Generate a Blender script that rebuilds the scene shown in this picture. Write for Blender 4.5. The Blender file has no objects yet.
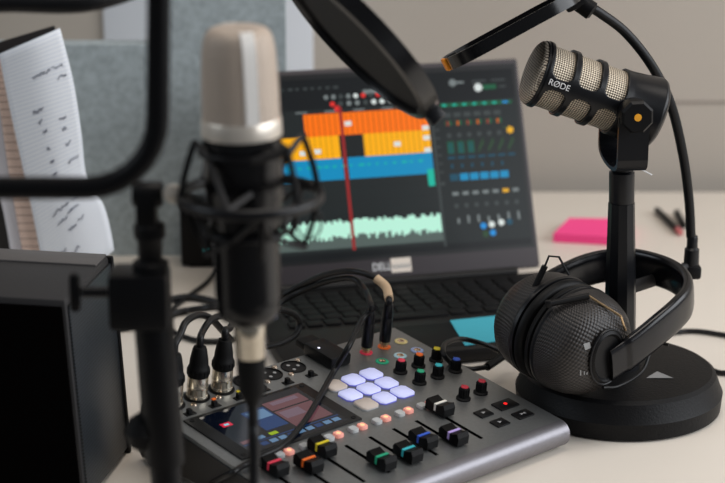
import bpy, bmesh, math, random
from mathutils import Vector as V, Matrix as M
random.seed(4)
SC = bpy.context.scene
COL = SC.collection
PI = math.pi
# ---------------------------------------------------------------- camera constants (metres, z up, desk top = 0)
FPX, PITCH, CAMH = 2000.0, math.radians(17.1), 0.735
CP, SP = math.cos(PITCH), math.sin(PITCH)
EYE = V((0, 0, CAMH))
def ray(px, py):
    return V((0, CP, -SP)) * FPX + V((1, 0, 0)) * (px - 362.5) - V((0, SP, CP)) * (py - 241.5)
def on_z(px, py, z):                      # point of the level plane z
    d = ray(px, py); return EYE + d * ((z - CAMH) / d.z)
def on_y(px, py, y):                      # point of the upright plane y
    d = ray(px, py); return EYE + d * (y / d.y)
def lin(c):
    return tuple((x / 255 / 12.92 if x <= 10.3 else ((x / 255 + .055) / 1.055) ** 2.4) for x in c)

# ---------------------------------------------------------------- materials
def mat(name, rgb, rough=.5, metal=0.0, emit=None, es=1.0, noise=0.0, nscale=40, bump=0.0, bscale=200, spec=.5, coat=0):
    m = bpy.data.materials.new(name); m.use_nodes = True
    nt = m.node_tree; b = nt.nodes['Principled BSDF']
    c = lin(rgb)
    b.inputs['Base Color'].default_value = (*c, 1)
    b.inputs['Roughness'].default_value = rough
    b.inputs['Metallic'].default_value = metal
    b.inputs['Specular IOR Level'].default_value = spec
    b.inputs['Coat Weight'].default_value = coat
    if emit:
        b.inputs['Emission Color'].default_value = (*lin(emit), 1); b.inputs['Emission Strength'].default_value = es
    tc = nt.nodes.new('ShaderNodeTexCoord')
    if noise:
        n = nt.nodes.new('ShaderNodeTexNoise'); n.inputs['Scale'].default_value = nscale; n.inputs['Detail'].default_value = 4
        r = nt.nodes.new('ShaderNodeValToRGB')
        r.color_ramp.elements[0].position = .3; r.color_ramp.elements[1].position = .7
        r.color_ramp.elements[0].color = (*[x * (1 - noise) for x in c], 1)
        r.color_ramp.elements[1].color = (*[min(1, x * (1 + noise)) for x in c], 1)
        nt.links.new(tc.outputs['Object'], n.inputs['Vector']); nt.links.new(n.outputs['Fac'], r.inputs['Fac'])
        nt.links.new(r.outputs['Color'], b.inputs['Base Color'])
    if bump:
        n = nt.nodes.new('ShaderNodeTexNoise'); n.inputs['Scale'].default_value = bscale; n.inputs['Detail'].default_value = 3
        k = nt.nodes.new('ShaderNodeBump'); k.inputs['Strength'].default_value = bump; k.inputs['Distance'].default_value = .001
        nt.links.new(tc.outputs['Object'], n.inputs['Vector']); nt.links.new(n.outputs['Fac'], k.inputs['Height'])
        nt.links.new(k.outputs['Normal'], b.inputs['Normal'])
    return m

def weave(name, rgb_hi, rgb_lo, nu, nv, rough=.4, metal=.8, bump=.5, diag=False):
    """woven wire from the UV map: nu x nv cells"""
    m = bpy.data.materials.new(name); m.use_nodes = True
    nt = m.node_tree; b = nt.nodes['Principled BSDF']; N = nt.nodes.new
    uv = N('ShaderNodeUVMap'); sp = N('ShaderNodeSeparateXYZ'); nt.links.new(uv.outputs['UV'], sp.inputs[0])
    def mth(op, a, bb=None):
        n = N('ShaderNodeMath'); n.operation = op
        for i, x in enumerate((a, bb)):
            if x is None: continue
            if isinstance(x, (int, float)): n.inputs[i].default_value = x
            else: nt.links.new(x, n.inputs[i])
        return n.outputs[0]
    u = mth('MULTIPLY', sp.outputs[0], nu * 2 * PI); v = mth('MULTIPLY', sp.outputs[1], nv * 2 * PI)
    if diag:
        u, v = mth('ADD', u, v), mth('SUBTRACT', u, v)
    h = mth('MULTIPLY', mth('SINE', u), mth('SINE', v))
    f = mth('ADD', mth('MULTIPLY', h, .5), .5)
    r = N('ShaderNodeValToRGB'); r.color_ramp.elements[0].position = .25; r.color_ramp.elements[1].position = .75
    r.color_ramp.elements[0].color = (*lin(rgb_lo), 1); r.color_ramp.elements[1].color = (*lin(rgb_hi), 1)
    nt.links.new(f, r.inputs['Fac']); nt.links.new(r.outputs['Color'], b.inputs['Base Color'])
    k = N('ShaderNodeBump'); k.inputs['Strength'].default_value = bump; k.inputs['Distance'].default_value = .0008
    nt.links.new(f, k.inputs['Height']); nt.links.new(k.outputs['Normal'], b.inputs['Normal'])
    b.inputs['Roughness'].default_value = rough; b.inputs['Metallic'].default_value = metal
    return m

def ruled(name, paper, ink, nl, grid=0):
    m = bpy.data.materials.new(name); m.use_nodes = True
    nt = m.node_tree; b = nt.nodes['Principled BSDF']; N = nt.nodes.new
    uv = N('ShaderNodeUVMap'); sp = N('ShaderNodeSeparateXYZ'); nt.links.new(uv.outputs['UV'], sp.inputs[0])
    def line(sock, n):
        a = N('ShaderNodeMath'); a.operation = 'MULTIPLY'; a.inputs[1].default_value = n; nt.links.new(sock, a.inputs[0])
        f = N('ShaderNodeMath'); f.operation = 'FRACT'; nt.links.new(a.outputs[0], f.inputs[0])
        g = N('ShaderNodeMath'); g.operation = 'LESS_THAN'; g.inputs[1].default_value = .13; nt.links.new(f.outputs[0], g.inputs[0])
        return g.outputs[0]
    o = line(sp.outputs[1], nl)
    if grid:
        mx = N('ShaderNodeMath'); mx.operation = 'MAXIMUM'; nt.links.new(o, mx.inputs[0]); nt.links.new(line(sp.outputs[0], grid), mx.inputs[1]); o = mx.outputs[0]
    mi = N('ShaderNodeMix'); mi.data_type = 'RGBA'
    mi.inputs[6].default_value = (*lin(paper), 1); mi.inputs[7].default_value = (*lin(ink), 1)
    nt.links.new(o, mi.inputs[0]); nt.links.new(mi.outputs[2], b.inputs['Base Color'])
    b.inputs['Roughness'].default_value = .8
    return m

def dots(name, base, hole, cell):
    """perforated sheet: staggered round holes, from object coordinates (y, z)"""
    m = bpy.data.materials.new(name); m.use_nodes = True
    nt = m.node_tree; b = nt.nodes['Principled BSDF']; N = nt.nodes.new
    tc = N('ShaderNodeTexCoord'); sp = N('ShaderNodeSeparateXYZ'); nt.links.new(tc.outputs['Object'], sp.inputs[0])
    def mth(op, a, bb=None):
        n = N('ShaderNodeMath'); n.operation = op
        for i, x in enumerate((a, bb)):
            if x is None: continue
            if isinstance(x, (int, float)): n.inputs[i].default_value = x
            else: nt.links.new(x, n.inputs[i])
        return n.outputs[0]
    y = mth('MULTIPLY', sp.outputs[1], 2 * PI / cell); z = mth('MULTIPLY', sp.outputs[2], 2 * PI / cell)
    h = mth('MULTIPLY', mth('SINE', mth('ADD', y, z)), mth('SINE', mth('SUBTRACT', y, z)))
    f = mth('GREATER_THAN', h, .15)
    mi = N('ShaderNodeMix'); mi.data_type = 'RGBA'
    mi.inputs[6].default_value = (*lin(base), 1); mi.inputs[7].default_value = (*lin(hole), 1)
    nt.links.new(f, mi.inputs[0]); nt.links.new(mi.outputs[2], b.inputs['Base Color'])
    b.inputs['Roughness'].default_value = .45; b.inputs['Metallic'].default_value = .3
    return m

K = dict(
    black=mat('black plastic', (12, 12, 14), .42, spec=.2),
    satin=mat('satin black metal', (12, 13, 17), .33, spec=.35),
    rubber=mat('black rubber', (11, 11, 12), .6, spec=.2, bump=.15, bscale=300),
    gloss=mat('gloss black lacquer', (7, 7, 9), .24, spec=.45),
    cable=mat('black cable jacket', (14, 14, 16), .4, spec=.3),
    cord=mat('black elastic cord', (22, 20, 20), .6),
    cast=mat('black crackle cast iron', (12, 12, 14), .5, spec=.2, bump=.35, bscale=450),
    felt=mat('grey felt', (164, 174, 177), .95, noise=.16, nscale=110, bump=.5, bscale=400),
    wall=mat('beige painted wall', (176, 168, 158), .8, noise=.02, nscale=3),
    pale=mat('pale wall strip', (214, 218, 224), .7, noise=.02, nscale=4),  # paler tone for one upright strip of the back wall
    seam=mat('dark joint', (140, 130, 122), .9),
    floor=mat('grey carpet floor', (110, 108, 105), .95, noise=.15, nscale=80),
    desk=mat('white laminate', (226, 217, 205), .42, noise=.012, nscale=5),
    steel=mat('grey steel leg', (150, 150, 150), .4, .7),
    gun=mat('gunmetal panel', (138, 140, 140), .42, .8, noise=.05, nscale=300),
    roll=mat('brushed gunmetal roll', (132, 130, 135), .42, .8, noise=.04, nscale=260),
    under=mat('dark plastic underside', (26, 24, 23), .5),
    nickel=mat('nickel plated shell', (205, 196, 180), .25, .95, noise=.05, nscale=120),
    screw=mat('bright screw', (225, 205, 185), .25, 1),
    barm=mat('polished bar with painted sheen', (250, 246, 240), .3, .1),  # base colour whitened to stand for the bright reflection on the bar
    void=mat('slot black', (2, 2, 2), 1, spec=0),
    fad=mat('black fader plastic', (7, 7, 8), .45, spec=.14),
    tube=mat('matt black tube', (9, 9, 11), .42, spec=.2),
    gold=mat('bronze spring wire', (205, 175, 135), .25, .9),
    wire=mat('bright steel wire', (200, 195, 185), .2, 1),
    champ=mat('champagne metal', (236, 226, 212), .35, .55),
    grill=weave('champagne wire mesh', (240, 222, 204), (112, 95, 82), 34, 19, .5, .15, .5, True),
    capsule=weave('beige woven wire mesh', (222, 208, 186), (74, 66, 56), 40, 20, .45, .45, .7, True),
    capface=weave('beige woven wire face', (226, 212, 192), (108, 97, 86), 14, 14, .45, .45, .6, True),
    weavecup=weave('black woven composite', (52, 47, 45), (7, 6, 6), 40, 40, .42, .05, .7),
    leather=mat('black padded leather', (12, 12, 16), .25, spec=.42, bump=.2, bscale=60),
    pad=mat('black ear cushion', (11, 11, 12), .5, spec=.2, bump=.1),
    dark=mat('near black inside', (6, 6, 7), .7),
    lap=mat('dark grey laptop shell', (64, 59, 62), .5, spec=.3),
    deck=mat('dark laptop deck', (19, 18, 18), .5, spec=.3),
    key=mat('black keycap', (13, 13, 14), .55, spec=.2),
    bez=mat('black screen border', (26, 27, 28), .35, spec=.3),
    cream=mat('cream paper label', (228, 216, 203), .7),
    white=mat('white print', (225, 225, 225), .6),
    greyprint=mat('grey print', (150, 150, 150), .6),
    pink=mat('neon pink paper', (255, 70, 145), .7),
    cyan=mat('cyan paper', (72, 172, 190), .8, spec=.2),
    orange=mat('orange rubber', (250, 150, 25), .5),
    amber=mat('amber plug', (240, 165, 30), .5),
    lit=mat('lit pad', (200, 204, 238), .4, emit=(198, 203, 255), es=.40),
    unlit=mat('frosted pad', (205, 192, 182), .5),
    padside=mat('pad rim', (110, 112, 190), .5, emit=(110, 112, 220), es=.35),
    btn_on=mat('lit salmon button', (225, 160, 148), .4, emit=(255, 150, 130), es=.28),
    btn_hot=mat('bright button core', (255, 200, 150), .4, emit=(255, 200, 140), es=.6),
    btn_off=mat('frosted button', (190, 192, 192), .4),
    led=mat('white light', (240, 240, 255), .4, emit=(230, 230, 255), es=1.2),
    teal_led=mat('teal light', (40, 120, 120), .4, emit=(50, 150, 150), es=.5),
    red_led=mat('red light', (240, 30, 30), .4, emit=(255, 30, 30), es=1),
    speaker=mat('dark grey speaker shell', (44, 43, 44), .55, spec=.3, bump=.2, bscale=500),
    speakerlip=mat('grey speaker lid', (86, 83, 82), .5, bump=.15, bscale=500),
    perf=dots('perforated black sheet', (50, 56, 62), (2, 2, 2), .0066),
    frontcloth=mat('black speaker cloth', (7, 6, 6), 1, spec=.0),
    ink=mat('blue black ink', (80, 86, 110), .7),
    cover=mat('black card cover', (30, 26, 25), .7),
    paper=ruled('blue ruled paper', (232, 236, 242), (196, 206, 222), 64),
    gridp=ruled('pink squared paper', (220, 196, 182), (150, 118, 108), 34, 12),
    plainp=mat('pale paper', (205, 204, 210), .8),
    block=mat('cream paper block', (200, 190, 168), .8),
    tan=mat('tan sleeve', (205, 176, 142), .5),
    penred=mat('dusty pink pen end', (195, 110, 110), .5),
)
CH = {}
for n_, c_ in dict(red=(235, 60, 85), orange=(250, 115, 35), yellow=(240, 215, 40), green=(25, 170, 125), cyan=(55, 190, 200), blue=(45, 90, 200), purple=(190, 165, 230), white=(240, 235, 225), darkred=(190, 40, 60)).items():
    CH[n_] = mat(n_ + ' mark', c_, .5)
def scr(name, c, s=1.0): return mat('screen ' + name, tuple(x * .3 for x in c), .25, emit=c, es=s)

# ---------------------------------------------------------------- mesh builder
class MB:
    def __init__(s): s.bm = bmesh.new(); s.uv = s.bm.loops.layers.uv.new('UVMap'); s.mi = 0
    def _add(s, tmp_verts):
        pass
    def box(s, c, size, bevel=0, rot=None, seg=2, mi=0):
        t = bmesh.new(); bmesh.ops.create_cube(t, size=1)
        bmesh.ops.scale(t, vec=V(size), verts=t.verts)
        if bevel: bmesh.ops.bevel(t, geom=list(t.edges), offset=bevel, segments=seg, affect='EDGES', profile=.5)
        mt = M.Translation(V(c)) @ (rot.to_4x4() if rot is not None else M.Identity(4))
        s.merge(t, mt, mi); return s
    def merge(s, t, mt=M.Identity(4), mi=0):
        mp = {v: s.bm.verts.new(mt @ v.co) for v in t.verts}
        for f in t.faces:
            try:
                nf = s.bm.faces.new([mp[v] for v in f.verts]); nf.smooth = True; nf.material_index = mi
            except ValueError: pass
        t.free()
    def grid(s, rows, closed_u=False, mi=0, flip=False, uvs=None):
        """rows of points -> quads; uv from row / column index"""
        vs = [[s.bm.verts.new(p) for p in r] for r in rows]
        n = len(rows[0]); nr = len(rows)
        for i in range(nr - 1):
            for j in range(n if closed_u else n - 1):
                q = [vs[i][j], vs[i][(j + 1) % n], vs[i + 1][(j + 1) % n], vs[i + 1][j]]
                uvq = [(j / n, i / (nr - 1)), ((j + 1) / n, i / (nr - 1)), ((j + 1) / n, (i + 1) / (nr - 1)), (j / n, (i + 1) / (nr - 1))]
                if flip: q.reverse(); uvq.reverse()
                f = s.bm.faces.new(q); f.smooth = True; f.material_index = mi
                for l, t in zip(f.loops, uvq): l[s.uv].uv = t
        return vs
    def cap(s, ring, mi=0, flip=False):
        f = s.bm.faces.new(list(reversed(ring)) if flip else ring); f.material_index = mi; f.smooth = False
    def lathe(s, prof, mt=M.Identity(4), seg=40, cap0=True, cap1=True, mi=0):
        rows = [[mt @ V((r * math.cos(2 * PI * j / seg), r * math.sin(2 * PI * j / seg), z)) for j in range(seg)] for r, z in prof]
        vs = s.grid(rows, True, mi)
        if cap0: s.cap(vs[0], mi, True)
        if cap1: s.cap(vs[-1], mi)
        return s
    def tube(s, pts, r, seg=10, closed=False, smooth=8, mi=0, flat=None):
        P = [V(p) for p in pts]
        if smooth: P = spline(P, smooth, closed)
        n = len(P); R = r if callable(r) else (lambda t: r)
        tan = []
        for i in range(n):
            a = P[i - 1] if (i or closed) else P[0]; b = P[(i + 1) % n] if (i < n - 1 or closed) else P[-1]
            tan.append((b - a).normalized())
        up = V((0, 0, 1)) if abs(tan[0].z) < .9 else V((1, 0, 0))
        if flat is not None: up = V(flat)
        nrm = (up - tan[0] * up.dot(tan[0])).normalized()
        rows = []
        for i in range(n):
            nrm = ((V(flat) if flat is not None else nrm)); nrm = (nrm - tan[i] * nrm.dot(tan[i])).normalized(); bi = tan[i].cross(nrm)
            rr = R(i / max(1, n - 1)); ru, rv = rr if isinstance(rr, tuple) else (rr, rr)
            rows.append([P[i] + nrm * (ru * math.cos(2 * PI * j / seg)) + bi * (rv * math.sin(2 * PI * j / seg)) for j in range(seg)])
        if closed: rows.append(rows[0])
        vs = s.grid(rows, True, mi, flip=True)
        if not closed: s.cap(vs[0], mi); s.cap(vs[-1], mi, True)
        return s
    def prism(s, poly, axis_fn, a, b, mi=0):
        """poly of 2-D points, axis_fn(x, y, t) -> 3-D, between t=a and t=b"""
        A = [s.bm.verts.new(axis_fn(x, y, a)) for x, y in poly]; B = [s.bm.verts.new(axis_fn(x, y, b)) for x, y in poly]
        n = len(poly)
        for i in range(n):
            f = s.bm.faces.new([A[i], A[(i + 1) % n], B[(i + 1) % n], B[i]]); f.material_index = mi
        f = s.bm.faces.new(list(reversed(A))); f.material_index = mi
        f = s.bm.faces.new(B); f.material_index = mi
        return s
    def quad(s, pts, mi=0):
        f = s.bm.faces.new([s.bm.verts.new(p) for p in pts]); f.material_index = mi
        for l, t in zip(f.loops, ((0, 0), (1, 0), (1, 1), (0, 1))): l[s.uv].uv = t
        return s
    def build(s, name, mats, parent=None, angle=35, weld=True):
        if weld: bmesh.ops.remove_doubles(s.bm, verts=s.bm.verts, dist=1e-6)
        bmesh.ops.recalc_face_normals(s.bm, faces=s.bm.faces)
        me = bpy.data.meshes.new(name); s.bm.to_mesh(me); s.bm.free()
        for m in (mats if isinstance(mats, (list, tuple)) else [mats]): me.materials.append(m)
        for p in me.polygons: p.use_smooth = True
        try: me.set_sharp_from_angle(angle=math.radians(angle))
        except Exception: pass
        o = bpy.data.objects.new(name, me); COL.objects.link(o)
        if parent: o.parent = parent
        return o

def spline(P, k, closed=False):
    n = len(P); out = []
    if n < 3 and not closed:
        return [P[0].lerp(P[-1], i / k) for i in range(k + 1)]
    for i in range(n if closed else n - 1):
        p0 = P[i - 1] if (i or closed) else P[0] * 2 - P[1]
        p1 = P[i]; p2 = P[(i + 1) % n]
        p3 = P[(i + 2) % n] if (i < n - 2 or closed) else P[-1] * 2 - P[-2]
        for j in range(k):
            t = j / k
            out.append(.5 * ((2 * p1) + (p2 - p0) * t + (2 * p0 - 5 * p1 + 4 * p2 - p3) * t * t + (3 * p1 - p0 - 3 * p2 + p3) * t ** 3))
    if not closed: out.append(P[-1])
    return out

def thing(name, label, cat, mt=M.Identity(4), group=None):
    o = bpy.data.objects.new(name, None); COL.objects.link(o)
    o.empty_display_size = .02; o.matrix_world = mt
    o['label'] = label; o['category'] = cat
    if group: o['group'] = group
    return o
def tag(o, label, cat, group=None):
    o['label'] = label; o['category'] = cat
    if group: o['group'] = group
    return o
def inst(src, parent, loc, name=None):
    c = src.copy(); COL.objects.link(c); c.parent = parent; c.location = V(loc)
    return c
def frame(z, x, o):
    z = V(z).normalized(); x = V(x); x = (x - z * x.dot(z)).normalized(); y = z.cross(x)
    return M(((x.x, y.x, z.x, o[0]), (x.y, y.y, z.y, o[1]), (x.z, y.z, z.z, o[2]), (0, 0, 0, 1)))
def text(s, size):
    c = bpy.data.curves.new('t', 'FONT'); c.body = s; c.size = size; c.align_x = 'CENTER'; c.align_y = 'CENTER'; c.offset = size * .006
    o = bpy.data.objects.new('t', c); COL.objects.link(o)
    bpy.context.view_layer.update()
    me = bpy.data.meshes.new_from_object(o.evaluated_get(bpy.context.evaluated_depsgraph_get()))
    bpy.data.objects.remove(o); return me
def text_part(name, s, size, fn, m, parent, sub=0):
    me = text(s, size); bm = bmesh.new(); bm.from_mesh(me)
    if sub: bmesh.ops.triangulate(bm, faces=bm.faces); bmesh.ops.subdivide_edges(bm, edges=bm.edges, cuts=sub)
    for v in bm.verts: v.co = fn(v.co.x, v.co.y)
    me2 = bpy.data.meshes.new(name); bm.to_mesh(me2); bm.free(); me2.materials.append(m)
    o = bpy.data.objects.new(name, me2); COL.objects.link(o); o.parent = parent; return o
def rot_z(a): return M.Rotation(a, 3, 'Z')
def relative(root, pts): 
    i = root.matrix_world.inverted(); return [i @ V(p) for p in pts]

# ================================================================= SETTING
def structure(name, mb, m):
    o = mb.build(name, m); o['kind'] = 'structure'; return o
YW = 2.66
structure('floor', MB().box((0, 1.2, -.745), (6, 5, .05)), K['floor'])
structure('wall_back', MB().box((0, YW + .05, .6), (6, .1, 2.74)), K['wall'])
p0, p1 = on_y(104, 20, YW), on_y(313, 20, YW)
structure('trim_1', MB().box(((p0.x + p1.x) / 2, YW - .004, .6), (p1.x - p0.x, .008, 2.74), .002), K['pale'])
zs = on_y(690, 102, YW).z
structure('trim_2', MB().box((1.6, YW - .0008, zs), (2.4, .0016, .0022)), K['seam'])

desk = thing('desk', 'white laminate desk carrying all the recording gear', 'desk', M.Translation((0, 1.9, -.72)))
def dk(x, y, z): return V((x, y - 1.9, z + .72))
MB().box(dk(.1, 1.885, -.0125), (2.4, 1.47, .025), .003).build('desktop', K['desk'], desk)
for sx in (-1, 1):
    for sy in (1.22, 2.55):
        MB().box(dk(.1 + sx * 1.1, sy, -.3725), (.05, .05, .695), .003).build('leg', K['steel'], desk)

# felt partition screens behind the gear
YP = 2.33
a, b, c = on_y(-60, 45, YP), on_y(161, 45, YP), on_y(285, 0, YP)
LP = [(a.x - .5, .0), (c.x, .0), (c.x, .52), (b.x, .52), (b.x, a.z), (a.x - .5, a.z)]
tag(MB().prism(LP, lambda x, y, t: V((x, t, y)), YP, YP + .03).build('partition_panel', K['felt']),
    'grey felt desk partition standing behind the notebook papers and condenser microphone', 'partition')

# ================================================================= PODCAST MIXER
YAW, TILT = math.radians(42), math.radians(7.5)
uv_ = V((math.cos(YAW), math.sin(YAW), 0)); vh = V((math.sin(YAW), -math.cos(YAW), 0))
vv = vh * math.cos(TILT) - V((0, 0, 1)) * math.sin(TILT); nn = uv_.cross(-vv)
O = on_z(393, 327, .058)
RT = M(((uv_.x, -vv.x, nn.x, 0), (uv_.y, -vv.y, nn.y, 0), (uv_.z, -vv.z, nn.z, 0), (0, 0, 0, 1)))
org = O + uv_ * -.156 + vv * .124 + nn * -.0405
mixer = thing('podcast_mixer', 'dark metal podcast mixer with touchscreen, coloured faders and nine square pads', 'audio mixer', M.Translation(org) @ RT)
MX = mixer.matrix_world.copy()
def L(u, v, n=0): return V((u / 1000 + .156, .124 - v / 1000, n / 1000 + .0405))       # millimetres from the back right corner
def LW(u, v, n=0): return MX @ L(u, v, n)
W_ = -313
FR = 12.5
prof = [(0, 0), (233, 0)]
body_prof = [(0.0, -1.5), (1.5, 0), (233, 0), (233, -2 * FR + 1), (228, -25.5), (225, -24.0), (6, -52.5), (0, -48)]
MB().prism(body_prof, lambda x, y, t: L(t, x, y), W_, 0).build('body', K['gun'], mixer, 25)
roll = [(233, 0)] + [(234 + FR * math.sin(t), -FR + FR * math.cos(t)) for t in [PI * i / 14 for i in range(15)]] + [(233, -2 * FR)]
MB().prism(roll, lambda x, y, t: L(t, x, y), W_, 0).build('front_roll', K['roll'], mixer, 25)
MB().prism([(3, -4), (231, -4), (229, -23), (6, -50)], lambda x, y, t: L(t, x, y), W_ - 1.2, W_).build('side_cheek', K['under'], mixer)
for u in (W_ + 20, -20):
    for v in (20, 218):
        pw = LW(u, v, 0); zb = V((pw.x, pw.y, 0))
        n_ = (-(pw.z) / math.cos(TILT)) * 1000
        MB().lathe([(.008, 0), (.008, .006)], M.Translation(L(u, v, n_ + 2.2)) @ RT.inverted(), 16).build('rubber_foot', K['rubber'], mixer)
# XLR sockets, screws, switches
UX = [-290, -261.3, -232.5, -203, -174, -145]
def first(fn): return fn()
sock = None; scw = None; sw = None
for i, u in enumerate(UX):
    if not sock:
        m_ = MB().lathe([(.0125, -.0003), (.0125, .0007), (.0115, .001), (.0113, -.0002)], cap0=False, cap1=False)
        m_.lathe([(.0113, .0001), (.0001, .0001)], cap0=False, cap1=False)
        sock = m_.build('microphone_socket', K['black'], mixer); sock.location = L(u, 16)
        m_ = MB()
        for k in range(3):
            a_ = PI / 2 + k * 2 * PI / 3 + .5
            m_.lathe([(.0018, .0002), (.0018, .0006), (.001, .0007)], M.Translation((.0055 * math.cos(a_), .0055 * math.sin(a_), 0)), 10)
        pins = m_.build('pin_hole', K['greyprint'], sock)
    else:
        s_ = inst(sock, mixer, L(u, 16)); p_ = inst(pins, s_, (0, 0, 0))
    for du, dv in ((13, -9), (-12, 11)):
        if not scw:
            scw = MB().lathe([(.003, 0), (.003, .0006), (.0022, .0014), (.0004, .0016)], seg=14).build('screw', K['screw'], mixer); scw.location = L(u + du, 16 + dv)
        else: inst(scw, mixer, L(u + du, 16 + dv))
    # mic / line slide switch
    if not sw:
        sw = MB().box((0, 0, .0004), (.011, .0065, .0008), .0002).box((-.001, 0, .003), (.0042, .0046, .005), .0006).build('slide_switch', K['black'], mixer); sw.location = L(u + 3.2, 39)
    else: inst(sw, mixer, L(u + 3.2, 39))
for u, c_ in ((-261.3, 'orange'), (-232.5, 'yellow')):
    MB().box(L(u + 3.2, 36.5, 6), (.004, .003, .0012), .0003).build('switch_mark', CH[c_], mixer)
# touchscreen bezel + display
MB().box(L(-230.5, 90, .6), (.141, .085, .0022), .0008).build('screen_bezel', K['bez'], mixer)
bs = None
for u in (-295, -166):
    for v in (53, 127):
        if not bs:
            bs = MB().lathe([(.0026, 0), (.0026, .0004), (.0018, .0005), (.0014, .0002)], seg=16).build('bezel_screw', K['black'], mixer); bs.location = L(u, v, 1.7)
        else: inst(bs, mixer, L(u, v, 1.7))
S = [scr('navy', (10, 16, 30), .5), scr('mauve', (128, 84, 92), .5), scr('lilac', (140, 115, 132), .5), scr('blue', (25, 65, 120), .6), scr('light blue', (110, 150, 190), .6), scr('lime', (160, 190, 20), .7), scr('red', (220, 40, 70), .8), scr('ice', (150, 220, 235), .8)]
for m_ in S: m_.node_tree.nodes['Principled BSDF'].inputs['Roughness'].default_value = .06
D = MB()
def dq(u0, u1, v0, v1, mi, n=1.75): D.quad([L(u0, v1, n), L(u1, v1, n), L(u1, v0, n), L(u0, v0, n)], mi)
dq(-287, -173, 52, 129, 0)
dq(-222, -178, 62, 78, 1, 1.8); dq(-222, -178, 80, 112, 1, 1.8); dq(-250, -224, 66, 104, 3, 1.8)
dq(-219, -196, 83, 96, 2, 1.85); dq(-194, -181, 83, 96, 1, 1.85); dq(-219, -181, 98, 109, 1, 1.85); dq(-247, -226, 69, 84, 4, 1.85)
dq(-215, -184, 64, 70, 2, 1.85)
for k in range(9): dq(-270 + k * 10.5, -262 + k * 10.5, 118, 124, 4 if k % 3 else 3, 1.8)
dq(-285, -175, 114.5, 116, 3, 1.8); dq(-252, -243, 108, 113, 5, 1.85); dq(-279, -268, 72, 79, 6, 1.8); dq(-276, -271, 74, 77, 7, 1.85)
dq(-284, -270, 108, 113, 1, 1.8); dq(-268, -258, 108, 113, 4, 1.8)
D.build('touch_display', S, mixer)
# nine pads
def octa(w, d, ch, h, r=.0006):
    poly = [(w / 2 - ch, -d / 2), (w / 2, -d / 2 + ch), (w / 2, d / 2 - ch), (w / 2 - ch, d / 2), (-w / 2 + ch, d / 2), (-w / 2, d / 2 - ch), (-w / 2, -d / 2 + ch), (-w / 2 + ch, -d / 2)]
    m_ = MB(); rows = []
    for s_, z in ((1.06, 0), (1.06, h * .45), (1, h * .8), (.94, h)): rows.append([V((x * s_, y * s_, z)) for x, y in poly])
    vs = m_.grid(rows, True); m_.cap(vs[-1])
    for f in m_.bm.faces: f.material_index = 1 if max(v.co.z for v in f.verts) < h * .5 else 0
    return m_
pl = octa(.0192, .0186, .0034, .0028).build('sound_pad', [K['lit'], K['padside']], mixer, 50)
pu = octa(.0192, .0186, .0034, .0028).build('sound_pad', [K['unlit'], K['btn_off']], mixer, 50)
used = [0, 0]
for r, v in enumerate((69, 91, 113)):
    for c_, u in enumerate((-92, -115, -138)):
        off = (r, c_) in ((0, 2), (2, 2)); src = pu if off else pl
        if not used[off]: src.location = L(u, v); used[off] = 1
        else: inst(src, mixer, L(u, v))
# channel buttons above the faders
UP = [-286, -257.3, -228.8, -199.5, -170.5, -141.5, -113, -85]
FC = ['red', 'orange', 'yellow', 'green', 'cyan', 'blue', 'purple', 'white']
VC = [160, 172, 157, 203, 206, 195, 205, 158]
bon = octa(.0082, .0082, .0014, .0032).build('channel_button', [K['btn_on'], K['btn_on']], mixer, 50)
core = MB().lathe([(.0023, .00325), (.0001, .0034)], seg=14, cap0=False, cap1=False).build('glow', K['btn_hot'], bon)
bof = octa(.0082, .0082, .0014, .0032).build('channel_button', [K['btn_off'], K['btn_off']], mixer, 50)
slot = MB().box((0, 0, .0001), (.0034, .058, .0005)).build('fader_slot', K['void'], mixer)
for i, u in enumerate(UP):
    if i == 0: bon.location = L(u, 144); bof.location = L(u - 11, 144); slot.location = L(u + 6 - 12, 190)
    else:
        b_ = inst(bon, mixer, L(u, 144)); inst(core, b_, (0, 0, 0)); inst(bof, mixer, L(u - 11, 144)); inst(slot, mixer, L(u - 6, 190))
    vf = VC[i] + 1
    m_ = MB()
    side = [(-.0125, .0016), (-.0128, .0095), (-.0105, .0136), (-.0045, .0110), (0, .0103), (.0045, .0107), (.0105, .0126), (.0128, .0095), (.0125, .0016)]
    m_.prism(side, lambda x, y, t: V((t, x, y)), -.0068, .0068)
    m_.box((0, 0, .0009), (.002, .006, .0018))
    fd = m_.build('fader', K['fad'], mixer, 20); fd.location = L(u - 4.2, vf + 2)
    st = MB().prism([(-.0013, .004), (-.0013, .0112), (.0013, .0112), (.0013, .004)], lambda x, y, t: V((t, x, y)), -.0070, .0070).build('colour_stripe', CH[FC[i]], fd)
    st['label'] = FC[i] + ' stripe'
# headphone jacks, knobs
JU, KU = [-63, -39, -16.2], [-63, -39, -15]
JC = [['red', 'orange', 'yellow'], ['green', 'cyan', 'blue']]
ring = MB().lathe([(.0062, 0), (.0062, .0006), (.0058, .0009), (.0035, .0009)], seg=28, cap0=False, cap1=False)
ringm = None
for r in range(2):
    for c_ in range(3):
        m_ = MB(); m_.lathe([(.0065, -.0002), (.0065, .0006), (.0060, .0009), (.0036, .0009)], seg=28, cap0=False, cap1=False)
        cc = {'yellow': (225, 205, 140), 'cyan': (190, 225, 235), 'blue': (165, 185, 235)}.get(JC[r][c_])
        o = m_.build('headphone_jack', mat('jack ring ' + JC[r][c_], cc, .4) if cc else CH[JC[r][c_]], mixer); o.location = L(JU[c_], (29.5, 53)[r]); o['label'] = JC[r][c_] + ' ringed jack'
        MB().lathe([(.0036, .0002), (.0036, .0012), (.0028, .0012), (.0026, .0003), (.0001, .0003)], seg=20, cap0=False, cap1=False).build('jack_barrel', K['screw'], o)
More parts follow.
